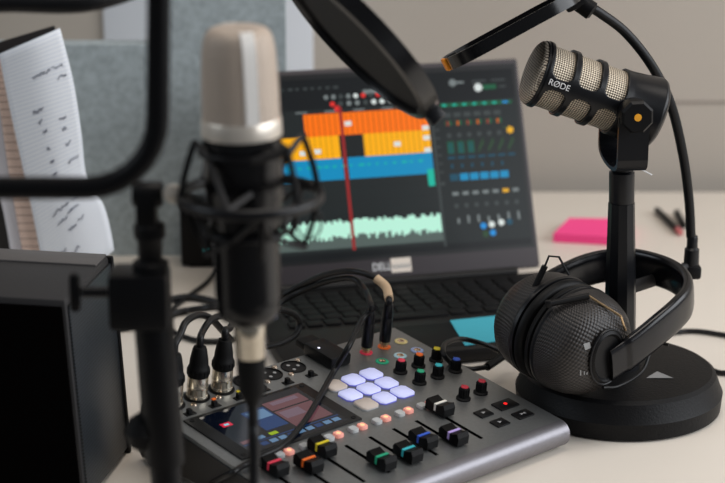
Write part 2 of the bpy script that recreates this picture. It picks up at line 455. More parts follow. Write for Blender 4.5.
KN = [('red', -63, 79), ('orange', -39, 79), ('yellow', -15, 79), ('green', -63, 106), ('cyan', -39, 106), ('blue', -15, 106), ('darkred', -50, 153), ('darkred', -27, 153)]
for nm, u, v in KN:
    m_ = MB(); m_.lathe([(.0070, 0), (.0070, .0014), (.0056, .0022), (.0050, .0026), (.0044, .0118), (.0040, .0124)], seg=28)
    for k in range(14):
        a_ = 2 * PI * k / 14; m_.box((.0049 * math.cos(a_), .0049 * math.sin(a_), .0068), (.0008, .0008, .008), rot=rot_z(a_))
    kb = m_.build('knob', K['rubber'], mixer); kb.location = L(u, v)
    cp_ = MB().lathe([(.0037, .0124), (.0036, .0131), (.0030, .0134)], seg=24).box((0, .0026, .01345), (.0008, .003, .0003)) .build('knob_cap', CH[nm], kb)
    cp_['label'] = {'darkred': 'dark red'}.get(nm, nm) + ' knob cap'
for (u, v, w, d) in ((-25, 184, .024, .015), (-55.5, 185.5, .016, .0125), (-55.5, 207, .016, .0125), (-25, 207, .020, .0125)):
    kb = MB().box((0, 0, .0006), (w, d, .0022), .0008).build('transport_button', K['black'], mixer); kb.location = L(u, v)
    if v == 184: MB().lathe([(.0019, .0017), (.0018, .0020)], seg=16).build('record_light', K['red_led'], kb)
    else: MB().prism([(-.002, -.0018), (-.002, .0018), (.0022, 0)] if u < -40 else [(-.003, -.0016), (-.003, .0016), (0, .0002), (.003, .0016), (.003, -.0016), (0, -.0002)], lambda x, y, t: V((x, y, t)), .0015, .0019).build('symbol', K['greyprint'], kb)

# wireless adapter plugged in the back of the mixer panel
ad = thing('wireless_adapter', 'small black wireless adapter block with a white light, lying on the mixer', 'adapter', M.Translation(LW(-106, 14, 0)) @ RT)
MB().box((0, -.006, .0062), (.026, .042, .0124), .0025).build('housing', K['black'], ad)
MB().box((.001, .022, .0055), (.022, .018, .008), .002).build('plug_end', K['rubber'], ad)
MB().lathe([(.0013, .0123), (.0012, .0128)], M.Translation((-.008, -.002, 0)), 14).build('status_light', K['led'], ad)

# ================================================================= XLR CABLES
def xlr(i, label, path):
    u = UX[i]
    t = thing('microphone_cable', label, 'cable', M.Translation(LW(u, 16, 1)) @ RT, 'cables plugged into the mixer back row')
    MB().lathe([(.0104, 0), (.0104, .003), (.0098, .0035), (.0098, .009), (.0100, .0095), (.0100, .012), (.0097, .0125), (.0097, .0215)]).build('connector_shell', K['nickel'], t)
    m_ = MB().lathe([(.0098, .0215), (.0102, .0235), (.0102, .0285), (.0098, .0305), (.0090, .0315), (.0085, .038), (.0067, .048), (.0058, .0505), (.0040, .0515)])
    for k in range(16):
        a_ = 2 * PI * k / 16; m_.box((.0101 * math.cos(a_), .0101 * math.sin(a_), .026), (.0012, .0016, .005), rot=rot_z(a_))
    m_.build('connector_boot', K['rubber'], t)
    start = [MX @ (L(u, 16, 1) + V((0, 0, z))) for z in (.048, .060)]
    MB().tube(relative(t, start + [on_y(*p) for p in path]), .0033, 12).build('cord', K['cable'], t)
def down(px, py): p = on_z(px, py, .004); return (px, py, p.y)
xlr(0, 'black audio cable in the leftmost socket of the mixer, nearest the stand tube', [(180, 335, 1.705), (186, 322, 1.717), (198, 315, 1.74), (210, 318, 1.762), (221, 329, 1.785), (231, 340, 1.81)])
xlr(1, 'black audio cable in the second mixer socket, its cord arching right', [(204, 329, 1.737), (211, 320, 1.752), (222, 316, 1.778), (233, 321, 1.805), (244, 332, 1.83), (250, 342, 1.85)])
xlr(2, 'black audio cable in the third mixer socket, beside the hanging microphone', [(229, 329, 1.764), (237, 319, 1.785), (252, 312, 1.825), (272, 309, 1.87), (290, 312, 1.90), (299, 321, 1.915), (296, 334, 1.91), (282, 343, 1.90), (266, 347, 1.89)])

# ================================================================= JACK CABLES
def jackplug(u, v, label, paths, tan=False):
    t = thing('headphone_cable', label, 'cable', M.Translation(LW(u, v, 1)) @ RT, 'headphone cables plugged into the mixer')
    MB().lathe([(.0032, 0), (.0032, .003), (.0052, .0032), (.0052, .006)]).build('plug_tip', K['gold'], t)
    MB().lathe([(.0056, .006), (.0058, .008), (.0058, .030), (.0054, .031), (.0054, .033), (.0056, .034), (.0050, .044), (.0036, .048)]).build('plug_body', K['satin'], t)
    for j, (pts, r) in enumerate(paths):
        st = MX @ (L(u, v, 1) + V((0, 0, .044)))
        st2 = MX @ (L(u, v, 1) + V((0, 0, .051)))
        w = [st, st2] + [on_y(*p) for p in pts]
        MB().tube(relative(t, w), r, 12).build('cord', K['cable'], t)
    if tan:
        w = [st2] + [on_y(*p) for p in paths[0][0][:2]]
        MB().tube(relative(t, w), r * 1.45, 12).build('tan_sleeve', K['tan'], t)['label'] = 'tan sleeve on the cord'
    return t
jackplug(-63, 29.5, 'black headphone cable in the red ringed jack, second cord draped over the touchscreen',
         [([(363, 287, 1.90), (350, 278, 1.92), (325, 282, 1.95), (300, 292, 1.97), (278, 304, 1.965), (262, 316, 1.945)], .0031)])
jackplug(-39, 29.5, 'black headphone cable with tan sleeve in the orange ringed jack',
         [([(386, 287, 1.892), (376, 278, 1.90), (352, 271, 1.915), (325, 275, 1.945), (300, 286, 1.975), (280, 297, 1.98), (262, 306, 1.965)], .0032)], True)
def onp(px, py, n):                        # point on the tilted mixer top, n millimetres above it
    d = ray(px, py); q = LW(0, 0, n); return EYE + d * ((q - EYE).dot(nn) / d.dot(nn))
cd = [LW(-60, 34, 52), on_y(362, 320, 1.83), on_y(349, 346, 1.785), onp(334, 371, 6), onp(320, 396, 4.5), onp(304, 422, 4.5), onp(283, 445, 4.5), onp(262, 456, 4.5), onp(243, 466, 4.6), onp(230, 474, 3.2), on_z(205, 486, .006), on_z(170, 500, .0045)]
t = thing('audio_cord', 'thick black cord running from the headphone plugs across the touchscreen', 'cable', M.Translation(on_z(205, 486, 0)))
MB().tube(relative(t, cd), .0029, 12).build('cord', K['cable'], t)

# ================================================================= LAPTOP
LY, LT = math.radians(14.5), math.radians(24)
hr = on_z(542, 270, .018)
lap = thing('laptop', 'open dark grey laptop showing an orange and yellow audio timeline', 'laptop', M.Translation((hr.x, hr.y, 0)) @ M.Rotation(LY, 4, 'Z'))
LW_, LD, LH = .356, .230, .249           # x runs left from 0 to -LW_, y towards the viewer is negative
MB().box((-LW_ / 2, -LD / 2, .0095), (LW_, LD, .015), .003).build('base', K['deck'], lap)
MB().box((-LW_ / 2, -LD / 2 + .012, .0012), (LW_ - .06, LD - .07, .0024)).build('foot_strip', K['rubber'], lap)
MB().box((-LW_ / 2, -.072, .0171), (LW_ - .05, .106, .0006), .0002).build('keyboard_tray', K['dark'], lap)
kp = None
for r in range(6):
    for c_ in range(15):
        x = -LW_ + .036 + c_ * .02 + (0, .0, .004, .006, .010, 0)[r] * .5; y = -.026 - r * .0183
        if r == 5 and 3 < c_ < 9: continue
        if not kp: kp = MB().box((0, 0, .0186), (.0168, .0158, .0026), .0008).build('key', K['key'], lap); kp.location = (x, y, 0)
        else: inst(kp, lap, (x, y, 0))
MB().box((-LW_ + .036 + 6 * .02, -.026 - 5 * .0183, .0186), (.098, .0158, .0026), .0008).build('space_bar', K['key'], lap)
MB().box((-LW_ / 2 - .01, -.183, .0171), (.11, .072, .0006), .0002).build('touchpad', K['key'], lap)
MB().tube([(-.03, .003, .018), (-LW_ + .03, .003, .018)], .0055, 14, smooth=0).build('hinge', K['deck'], lap)
# lid: local frame standing on the hinge
LM = M.Translation((0, .004, .0185)) @ M.Rotation(-LT, 4, 'X')          # z up the lid, y through it
def ld(x, z, y=0): return LM @ V((x, y, z))
m_ = MB(); m_.box((-LW_ / 2, .0035, LH / 2 + .002), (LW_, .007, LH), .0028)
for v in m_.bm.verts: v.co = LM @ v.co
lid = m_.build('lid', K['lap'], lap)
def lquad(mb, x0, x1, z0, z1, y, mi=0): mb.quad([ld(x0, z0, y), ld(x1, z0, y), ld(x1, z1, y), ld(x0, z1, y)], mi)
BX0, BX1, BZ0, BZ1 = -LW_ + .008, -.008, .030, LH - .010
m_ = MB(); lquad(m_, BX0 - .004, BX1 + .004, BZ0 - .004, BZ1 + .006, -.0003); m_.build('screen_border', K['bez'], lid)
SN = dict(bg=(33, 38, 38), bar=(22, 25, 26), orange=(255, 118, 12), yellow=(255, 178, 12), blue=(12, 140, 190), mint=(190, 245, 222), grey=(120, 128, 128), dim=(62, 68, 68), white=(220, 228, 225), red=(225, 50, 45), teal=(20, 185, 160), green=(22, 92, 60), dgreen=(42, 72, 44), dblue=(20, 74, 96), amber=(235, 175, 30), azure=(30, 140, 215), grid=(30, 34, 34), wav=(85, 98, 94), dred=(150, 40, 40), oline=(205, 88, 8), yline=(210, 140, 6))
SI = list(SN); SM = [scr('laptop ' + k, SN[k], 1.0) for k in SI]
for m_ in SM: m_.node_tree.nodes['Principled BSDF'].inputs['Specular IOR Level'].default_value = .15; m_.node_tree.nodes['Principled BSDF'].inputs['Base Color'].default_value = (.006, .006, .007, 1)
Dm = MB()
SWd = BX1 - BX0; SHt = BZ1 - BZ0
lev = [0]
YT = [(0, 0), (.222, .19), (.38, .29), (.5, .385), (.76, .59), (.84, .71), (.92, .82), (.955, .88), (1, .95), (2, 2)]
def yr(x, y):
    if x < .698 or x > .99 or y > .99: return y
    for (a0, b0), (a1, b1) in zip(YT, YT[1:]):
        if a0 <= y <= a1: return b0 + (b1 - b0) * (y - a0) / (a1 - a0)
def sq(x0, x1, y0, y1, c, lv=1):           # fractions of the display from the top left
    y0, y1 = yr(x0, y0), yr(x0, y1)
    lquad(Dm, BX0 + x0 * SWd, BX0 + x1 * SWd, BZ1 - y1 * SHt, BZ1 - y0 * SHt, -.0005 - lv * .00006, SI.index(c))
def dot(x, y, r, c, lv=3):
    y = yr(x, y)
    Dm.bm.faces.new([Dm.bm.verts.new(ld(BX0 + x * SWd + r * math.cos(a_ * PI / 6), BZ1 - y * SHt + r * math.sin(a_ * PI / 6), -.0005 - lv * .00006)) for a_ in range(12)]).material_index = SI.index(c)
sq(0, 1, 0, 1, 'bg', 0); sq(0, 1, 0, .17, 'bar'); sq(0, 1, .965, 1, 'bar')
XR = .692                                   # where the timeline ends
random.seed(7)
for k in range(14): sq(.02 + k * .026, .02 + k * .026 + random.uniform(.01, .02), .045, .058, 'dim', 2)
for k in range(5): sq(.04 + k * .024, .055 + k * .024, .085, .1, 'dim', 2)
for k, c_ in enumerate(['grey', 'grey', 'dim', 'grey', 'white', 'red', 'dim', 'red', 'grey']): dot(.33 + k * .026, .105, .0028, c_)
for k, c_ in enumerate(['red', 'dim', 'grey', 'grey', 'dim', 'white', 'white', 'grey', 'azure', 'azure']): dot(.35 + k * .029, .145, .003, c_)
dot(.365, .172, .0036, 'red'); sq(.46, .56, .075, .098, 'grey', 2)
for k in range(6): sq(.12 + k * .1, .16 + k * .1, .180, .188, 'grey', 2)
T0 = .195; TH = .126
sq(.0, .16, T0, T0 + 3 * TH, 'bar'); 
sq(.245, XR - .012, T0, T0 + TH, 'orange'); sq(.06, .36, T0 + TH, T0 + 2 * TH, 'yellow'); sq(.445, XR - .012, T0 + TH, T0 + 2 * TH, 'yellow')
sq(.36, .445, T0 + TH, T0 + 2 * TH, 'grid', 2); sq(.06, .366, T0 + 2 * TH, T0 + 2.95 * TH, 'blue'); sq(.384, XR - .012, T0 + 2 * TH, T0 + 2.95 * TH, 'blue')
sq(.12, .158, T0 - .0, T0 + .05, 'orange', 2)
for k in range(22):
    x = .255 + k * .0192
    sq(x, x + .0035, T0, T0 + TH, 'oline', 2)
    if not .345 < x < .44: sq(x, x + .003, T0 + TH, T0 + 2 * TH, 'yline', 2)
for x, y in ((.385, T0 + .05), (.27, T0 + TH + .07), (.22, T0 + TH + .075), (.55, T0 + TH + .055), (.655, T0 + .1), (.655, T0 + TH + .03), (.655, T0 + TH + .1)): sq(x, x + .024, y, y + .026, 'white', 4)
for k in range(16): sq(.18 + k * .03, .18 + k * .03 + random.uniform(.006, .022), T0 + 2 * TH + .04, T0 + 2 * TH + .05, 'teal', 3)
sq(XR - .035, XR - .012, T0 + 2.75 * TH, T0 + 3.5 * TH, 'teal', 3)
for k in range(3): sq(.06, XR, T0 + (3.3 + k * .6) * TH, T0 + (3.3 + k * .6) * TH + .004, 'grid', 1)
n_ = 90
sq(.06, XR, .86, .945, 'wav', 1)
for k in range(n_):
    x = .07 + k * (XR - .075) / n_; w_ = (XR - .075) / n_
    sq(x, x + w_ * 1.02, .785 + random.uniform(0, .025), .885 + random.uniform(-.018, .018), 'mint', 2)
sq(.369, .380, T0 - .03, .96, 'dred', 5)
sq(XR - .003, XR + .005, .16, .98, 'dim', 2)
# mixer side of the screen
dot(.78, .075, .0045, 'grey'); sq(.79, .82, .068, .082, 'grey', 3); sq(.85, .9, .066, .078, 'dim', 2); sq(.92, .97, .066, .078, 'dim', 2)
dot(.87, .115, .005, 'white'); sq(.885, .935, .1, .13, 'green', 2); sq(.945, .97, .11, .122, 'dim', 2)
sq(.725, .985, .21, .236, 'green', 2)
for k in range(7):
    x = .735 + k * .036
    sq(x, x + .014, .214, .23, 'teal', 3) if k < 6 else sq(x, x + .02, .214, .23, 'azure', 3)
    if k < 6:
        sq(x, x + .026, .29, .33, 'dim', 2); sq(x + .002, x + .008, .36, .4, 'dgreen', 3); sq(x + .009, x + .016, .365, .4, 'oline' if k % 2 else 'dred', 2); sq(x + .017, x + .026, .36, .4, 'green', 2)
        dot(x + .013, .47, .003, 'dim')
    for q in range(5): sq(x + .003 + q * .0045, x + .0075 + q * .0045, .57 - q * .017 if k > 2 else .51 + .012 * (q % 2), .6 - q * .014 if k > 2 else .6, 'dgreen' if k > 2 else ('green', 'dblue')[q % 2], 2)
    sq(x, x + .026, .622, .638, 'dblue', 2)
    if k < 6: sq(x + .008, x + .016, .675, .705, 'dblue', 2); sq(x, x + .03, .745, .778, 'blue' if k else 'dblue', 2)
    sq(x + .002, x + .024, .855 - .035, .868 - .035, 'amber' if k == 5 else 'grey', 2)
    dot(x + .012, .875, .0028, 'dim'); 
    sq(x + .010, x + .018, .915 + random.uniform(-.004, .01), .942, 'grey', 3)
dot(.968, .455, .0042, 'amber'); sq(.94, .97, .43, .44, 'dgreen', 2)
for x, y, c_ in ((.835, .955, 'azure'), (.865, .952, 'white'), (.9, .948, 'white'), (.93, .948, 'dblue'), (.84, .985, 'dgreen'), (.866, .982, 'azure')): dot(x, y, .0038, c_, 4)
for k in range(10): sq(.7, .715, .24 + k * .06, .252 + k * .06, 'dim', 2)
Dm.build('display', SM, lid, weld=False)
text_part('logo', 'DELL', .0125, lambda x, y: ld(-.1905 + x * .82, .0165 + y, -.0004), K['white'], lid)
m_ = MB(); lquad(m_, -.1795, -.1555, .009, .0255, -.0004); m_.build('sticker', K['cream'], lid)['label'] = 'cream paper sticker beside the logo'
m_ = MB()
for k in range(9): lquad(m_, -.1778 + k * .0024, -.1764 + k * .0024, .0135, .0185 - .001 * (k % 2), -.0005)
m_.build('sticker_print', K['greyprint'], lid)
# cyan note on the palm rest
def sticky(name, m, pts, h, label, n=2):
    c = sum(pts, V()) / 4
    t = MB(); lo = [p - c for p in pts]; hi = [p + V((0, 0, h)) for p in lo]
    t.bm.faces.new([t.bm.verts.new(p) for p in reversed(lo)])
    A = [t.bm.verts.new(p) for p in lo]; B = [t.bm.verts.new(p) for p in hi]
    for i in range(4): t.bm.faces.new([A[i], A[(i + 1) % 4], B[(i + 1) % 4], B[i]])
    t.bm.faces.new(B)
    o = t.build(name, m); o.location = c; return tag(o, label, 'sticky note')
sticky('sticky_note', K['cyan'], [on_z(x, y, .0175) for x, y in ((465, 346), (516, 339), (499, 316), (450, 321))], .0008, 'cyan paper sticky note lying on the laptop palm rest')
sticky('sticky_note_pad', K['pink'], [on_z(x, y, .0003) for x, y in ((553, 242), (624, 246), (633, 227), (569, 226))], .011, 'neon pink sticky note pad lying on the desk behind the microphone pole')

# ================================================================= TABLETOP MICROPHONE STAND
BC = V((.2525, 1.844, 0))
PT = V((.2475, 1.844, 0))                  # the pole leans a little to the left
st = thing('tabletop_microphone_stand', 'black round based tabletop stand carrying the dynamic microphone', 'microphone stand', M.Translation(BC))
MB().lathe([(.095, 0), (.1000, .002), (.1015, .018), (.1005, .0195), (.0945, .0355), (.0905, .0385), (.03, .040), (.0005, .040)], seg=96, cap1=False).build('round_base', K['cast'], st, 28)
MB().lathe([(.020, .040), (.020, .048), (.0155, .050)], seg=40).build('collar', K['satin'], st)
zt = on_y(622, 168, BC.y).z
def lean(mb):
    for v in mb.bm.verts: v.co.x += (PT.x - BC.x) * (v.co.z - .05) / (zt - .05)
    return mb
lean(MB().lathe([(.0155, .048), (.0152, .11), (.0128, zt - .034)], seg=10)).build('pole', K['satin'], st, 20)
lean(MB().lathe([(.0118, zt - .034), (.0122, zt - .032), (.0122, zt - .004), (.0100, zt - .002)], seg=40)).build('thread_sleeve', K['satin'], st)
m_ = MB(); m_.prism([(-.013, -.006), (.013, -.006), (0, .012)], lambda x, y, t: V((.035 + x, -.028 + y, t)), .0400, .0402).build('printed_mark', K['greyprint'], st)

# ================================================================= DYNAMIC MICROPHONE
mz = V((-.925, -.10, .355)).normalized(); bb = V((-mz.y, mz.x, 0)).normalized()
if bb.y > 0: bb = -bb
piv = V((PT.x, PT.y, on_y(622, 104.5, PT.y).z))
mic = thing('dynamic_microphone', 'black dynamic broadcast microphone with beige mesh windows on the tabletop stand', 'microphone', M.Translation((PT.x, PT.y, zt - .002)))
iv = mic.matrix_world.inverted()
BM_ = iv @ frame(mz, bb, piv)             # local z along the barrel towards the front, x towards the viewer
S0 = .0905                                  # front of the barrel rim
RB = .0322
# inner mesh tube
m_ = MB(); m_.lathe([(RB - .0028, .0), (RB - .0028, S0)], BM_, 96, False, False); m_.build('mesh_tube', K['capsule'], mic)
m_ = MB(); m_.lathe([(RB - .0012, S0 - .001), (RB - .002, S0 + .004), (RB - .0045, S0 + .006), (RB - .012, S0 + .0075), (.008, S0 + .0085), (.0002, S0 + .0087)], seg=96, cap0=False, cap1=False)
for f in m_.bm.faces:
    for l in f.loops: l[m_.uv].uv = (l.vert.co.x / (2 * RB) + .5, l.vert.co.y / (2 * RB) + .5)
for v in m_.bm.verts: v.co = BM_ @ v.co
m_.build('front_mesh', K['capface'], mic, 60)
# shell with windows
wins = [(.0642, .0852), (.0376, .0586), (.0110, .0320)]
NT, NZ = 288, 150
zr = [-.030 + (S0 + .0015 + .030) * i / NZ for i in range(NZ + 1)]
def inwin(th, z):
    d = abs(((th + PI) % (2 * PI)) - PI)
    lo, hi = .18, PI - .18
    for a_, b_ in wins:
        if a_ < z < b_ and lo < d < hi:
            x = min(d - lo, hi - d) * RB; y = min(z - a_, b_ - z); r = .007
            if x < r and y < r and (r - x) ** 2 + (r - y) ** 2 > r * r: continue
            return True
    return False
def shell_r(z):
    r = RB
    if z < .004: r = RB + .0042 * min(1, (.004 - z) / .032) ** 1.3
    if z < -.027: r -= (-.027 - z) * .55
    if z > S0 - .001: r -= .0008
    return r
m_ = MB(); gv = [[m_.bm.verts.new(BM_ @ V((shell_r(z) * math.cos(2 * PI * j / NT), shell_r(z) * math.sin(2 * PI * j / NT), z))) for j in range(NT)] for z in zr]
for i in range(NZ):
    for j in range(NT):
        if inwin(2 * PI * (j + .5) / NT, (zr[i] + zr[i + 1]) / 2): continue
        m_.bm.faces.new([gv[i][j], gv[i][(j + 1) % NT], gv[i + 1][(j + 1) % NT], gv[i + 1][j]])
for v in [v for v in m_.bm.verts if not v.link_faces]: m_.bm.verts.remove(v)
sh = m_.build('shell', K['satin'], mic, 50)
sm = sh.modifiers.new('thick', 'SOLIDIFY'); sm.thickness = .0026; sm.offset = -1
MB().lathe([(shell_r(-.030), -.030), (RB - .001, -.0325), (.012, -.0345), (.0001, -.0345)], BM_, 72, False, False).build('rear_cap', K['satin'], mic)
text_part('brand_lettering', 'RØDE', .0118, lambda x, y: BM_ @ V(((RB + .0003) * math.cos(-.09 + y / RB), (RB + .0003) * math.sin(-.09 + y / RB), .078 - x)), K['white'], mic, 1) if False else None
# lettering runs from the front to the back of the barrel; up is decided by the barrel's local y
ysign = 1 if (BM_.to_3x3() @ V((0, 1, 0))).z > 0 else -1
text_part('brand_lettering', 'RØDE', .0080, lambda x, y: BM_ @ V(((RB + .0004) * math.cos(ysign * y / RB + .02 * ysign), (RB + .0004) * math.sin(ysign * y / RB + .02 * ysign), .0752 - x)), K['white'], mic, 1)
# yoke
yk = zt - .002
arm_h = piv.z - yk
YM = iv @ frame((0, 0, 1), bb, V((PT.x, PT.y, yk)))   # local x towards the viewer
hw = .0410
def arc_arm(px_, zz): return YM @ V((px_, 0, zz))
w2 = .0145
m_ = MB()
path = []
for t_ in range(13): path.append((-hw * math.cos(PI * t_ / 12), .020 - .016 * math.sin(PI * t_ / 12) ** .6))
out = [(-hw, arm_h)] + path + [(hw, arm_h)]
inn = [(x * .90, z + .0035) if 0 < i < len(out) - 1 else (x * .90, z) for i, (x, z) in enumerate(out)]
for i in range(len(out) - 1):
    q = [out[i], out[i + 1], inn[i + 1], inn[i]]
    m_.prism(q, lambda x, y, t: YM @ V((x, t, y)), -w2, w2)
m_.build('yoke', K['satin'], mic, 40)
for s_ in (-1, 1):
    f_ = iv @ frame(bb * s_, mz, piv)
    MB().lathe([(.0145, .0330), (.0145, .0445)], f_, 40).build('yoke_eye', K['satin'], mic)
    kn = MB().lathe([(.0160, .0445), (.0160, .051), (.0138, .0535)], f_, 8).build('tension_knob', K['black'], mic, 20)
    MB().lathe([(.0036, .0536), (.0034, .0542)], f_, 20).build('knob_plug', K['amber'], kn)['label'] = 'amber dot on the knob'
MB().lathe([(.0095, -.001), (.0095, .008)], M.Translation((0, 0, 0)), 30).build('yoke_base', K['satin'], mic)
MB().tube(relative(mic, [on_y(631, 167, 1.86), on_y(640, 169, 1.862), on_y(652, 175, 1.864)]), .0007, 6).build('tag_string', K['white'], mic)

# ================================================================= POP FILTER OF THE DYNAMIC MICROPHONE
YG = 1.915
pf = thing('pop_filter', 'slim black pop filter with an orange tip, seen edge on above the dynamic microphone', 'pop filter', M.Translation((.33, YG, .06)), 'pop filters')
iv = pf.matrix_world.inverted()
cl = on_y(691, 268, YG)
pa = V((BC.x, BC.y, cl.z)); pdir = (cl - pa).normalized(); 
hookA = pa + pdir * .0145
m_ = MB(); m_.tube([iv @ hookA, iv @ (cl - pdir * .004)], lambda t: (.007, .0035), 12, smooth=4, flat=(0, 0, 1)).build('clamp_arm', K['speaker'], pf)
m_ = MB(); m_.box(iv @ (cl + V((0, 0, -.003))), (.019, .019, .014), .003).build('clamp_block', K['black'], pf)
MB().lathe([(.0078, 0), (.0074, .020), (.0055, .022), (.0055, .032), (.0048, .034)], iv @ M.Translation(cl), 24).build('gooseneck_socket', K['satin'], pf)
gn = [on_y(691, 237, YG), on_y(689, 200, YG), on_y(683, 155, YG - .005), on_y(671, 105, YG - .013), on_y(652, 66, YG - .023), on_y(626, 33, YG - .033), on_y(600, 13, YG - .044), on_y(588, 6, YG - .048)]
MB().tube([iv @ p for p in gn], .0048, 14).build('gooseneck', K['cable'], pf)
je = on_y(583, 5, 1.866)
m_ = MB(); m_.lathe([(.006, -.012), (.009, -.010), (.009, .010), (.006, .012)], frame((.75, -.2, -.5), (0, 1, 0), iv @ je), 24)
m_.box(iv @ (je + V((-.008, -.002, .004))), (.022, .014, .014), .003, rot=M.Rotation(-.45, 3, 'Y')).build('joint', K['black'], pf)
tip = on_y(447, 64, 1.84); root = EYE + ray(574, -5) * ((tip - EYE).dot(V((0, CP, -SP))) / FPX)
ax = (root - tip).normalized(); ln = (root - tip).length
vdir = ((tip + root) / 2 - EYE).normalized(); vdir = (vdir + V((0, 0, .05))).normalized()
dpt = (vdir - ax * ax.dot(vdir)).normalized()
nm = ax.cross(dpt).normalized(); 
if nm.z < 0: nm = -nm
def rrect(L_, W2, r, k=7):
    out = []
    for cx_, cy_, a0 in ((L_ - r, W2 - r, 0), (r, W2 - r, PI / 2), (r, -W2 + r, PI), (L_ - r, -W2 + r, 3 * PI / 2)):
        for i in range(k): a_ = a0 + PI / 2 * i / (k - 1); out.append((cx_ + r * math.cos(a_), cy_ + r * math.sin(a_)))
    return out
lp = [tip + ax * x + dpt * y for x, y in rrect(ln, .055, .035)]
m_ = MB(); rows = []
for o_, z_ in ((1, -.006), (1, .006), (.955, .006), (.955, -.006), (1, -.006)):
    cen = tip + ax * ln / 2
    rows.append([iv @ (cen + (p - cen) * o_ + nm * z_) for p in lp])
m_.grid(rows, True); m_.build('frame', K['gloss'], pf, 30)
m_ = MB(); m_.bm.faces.new([m_.bm.verts.new(iv @ (cen + (p - cen) * .958)) for p in lp]); g_ = m_.build('gauze', K['black'], pf)
sd = g_.modifiers.new('thick', 'SOLIDIFY'); sd.thickness = .001; sd.offset = 0
m_ = MB(); f_ = iv @ frame(ax, dpt, tip)
m_.box((0, 0, 0), (.024, .0125, .0032), .001)
for v in m_.bm.verts: v.co = f_ @ (v.co + V((0, 0, -.0012)))
m_.build('end_tab', K['orange'], pf)['label'] = 'orange end tab'
m_ = MB(); m_.box((0, 0, .0065), (.030, .0145, .011), .002)
for v in m_.bm.verts: v.co = f_ @ v.co
m_.build('end_clip', K['black'], pf)

# ================================================================= HEADPHONES
a_ = V((.62, -.77, -.12)).normalized()
hh = V((.74, .60, .22)); hh = (hh - a_ * hh.dot(a_)).normalized(); kk = a_.cross(hh).normalized()
if kk.z < 0: kk = -kk
RC = .0505
cc = on_y(573, 340, 1.778); cc = V((cc.x, cc.y, .0402 + RC + .0015))
hp = thing('headphones', 'black closed headphones with woven patterned cups leaning against the stand pole', 'headphones', M.Translation((cc.x, cc.y, .0402)))
iv = hp.matrix_world.inverted()
def cup(sgn, base, nm):
    """base: signed distance of the seam along the cup axis; sgn: which way the dome points"""
    f_ = iv @ frame(a_ * sgn, hh, cc + a_ * base)
    EL = M.Diagonal((1.06, 1.0, 1, 1))
    m_ = MB(); m_.lathe([(RC, 0), (RC * .995, .007), (RC * .965, .017), (RC * .89, .028), (RC * .76, .0365), (RC * .56, .042), (RC * .3, .0448), (.0004, .0455)], f_ @ EL, 64, False, False)
    fi = (f_ @ EL).inverted()
    for f in m_.bm.faces:
        for l in f.loops: q_ = fi @ l.vert.co; l[m_.uv].uv = (.5 + math.atan2(q_.x, q_.z + .016) / PI, .5 + math.atan2(q_.y, q_.z + .016) / PI)
    c_ = m_.build('ear_cup', K['weavecup'], hp, 60)
    MB().lathe([(RC * .9, -.004), (RC * 1.0, -.003), (RC * 1.015, 0), (RC * 1.0, .002), (RC * .97, .002)], f_ @ EL, 64, False, False).build('cup_rim', K['satin'], hp)
    MB().lathe([(RC * .55, -.004), (RC * .9, -.004), (RC * 1.0, -.006), (RC * 1.0, -.010), (RC * .93, -.0135), (RC * .8, -.0145), (RC * .62, -.0135), (RC * .52, -.010), (RC * .52, -.004)], f_ @ EL, 64, False, False).build('ear_cushion', K['pad'], hp, 60)
    # oval boss that takes the headband
    fb = f_ @ M.Diagonal((1.0, 1.35, 1, 1))
    MB().lathe([(.021, .033), (.0205, .0465), (.0185, .048), (.0165, .046), (.0001, .0455)], fb, 40, True, False).build('hinge_boss', K['black'], hp)
    MB().tube([f_ @ V((.0215 * math.cos(t), .029 * math.sin(t), .0455)) for t in [2 * PI * i / 28 for i in range(28)]], .0012, 8, closed=True, smooth=0).build('boss_ring', K['satin'], hp)
    return f_
f1 = cup(1, .0, 'near'); f2 = cup(-1, -.030, 'far')
# headband : from the near boss round behind the pole to the far boss
cenh = cc + a_ * -.015
def hb(s, t, k=0): return cenh + a_ * s + hh * t + kk * k
band = [hb(.062, .002, -.010), hb(.067, .026, -.003), hb(.070, .056, .006), hb(.067, .084, .009), hb(.057, .110, .008), hb(.036, .130, .006), hb(.005, .138, .004), hb(-.032, .131, .002), hb(-.054, .114), hb(-.064, .092), hb(-.067, .068), hb(-.067, .035), hb(-.062, .006)]
wid = lambda t: (.0182 if .06 < t < .94 else .0172, .0062 if .06 < t < .94 else .0045)
m_ = MB(); pts = spline([iv @ p for p in band], 10)
rows = []
n = len(pts)
for i, p in enumerate(pts):
    t_ = (pts[min(n - 1, i + 1)] - pts[max(0, i - 1)]).normalized(); o_ = t_.cross(kk).normalized()
    w, th = wid(i / (n - 1))
    e = min(i, n - 1 - i); 
    rows.append([p + kk * (w * (abs(math.cos(q)) ** .55) * (1 if math.cos(q) > 0 else -1)) + o_ * (th * (abs(math.sin(q)) ** .8) * (1 if math.sin(q) > 0 else -1)) for q in [2 * PI * j / 28 for j in range(28)]])
vs = m_.grid(rows, True); m_.cap(vs[0]); m_.cap(vs[-1])
m_.build('headband', K['leather'], hp, 60)
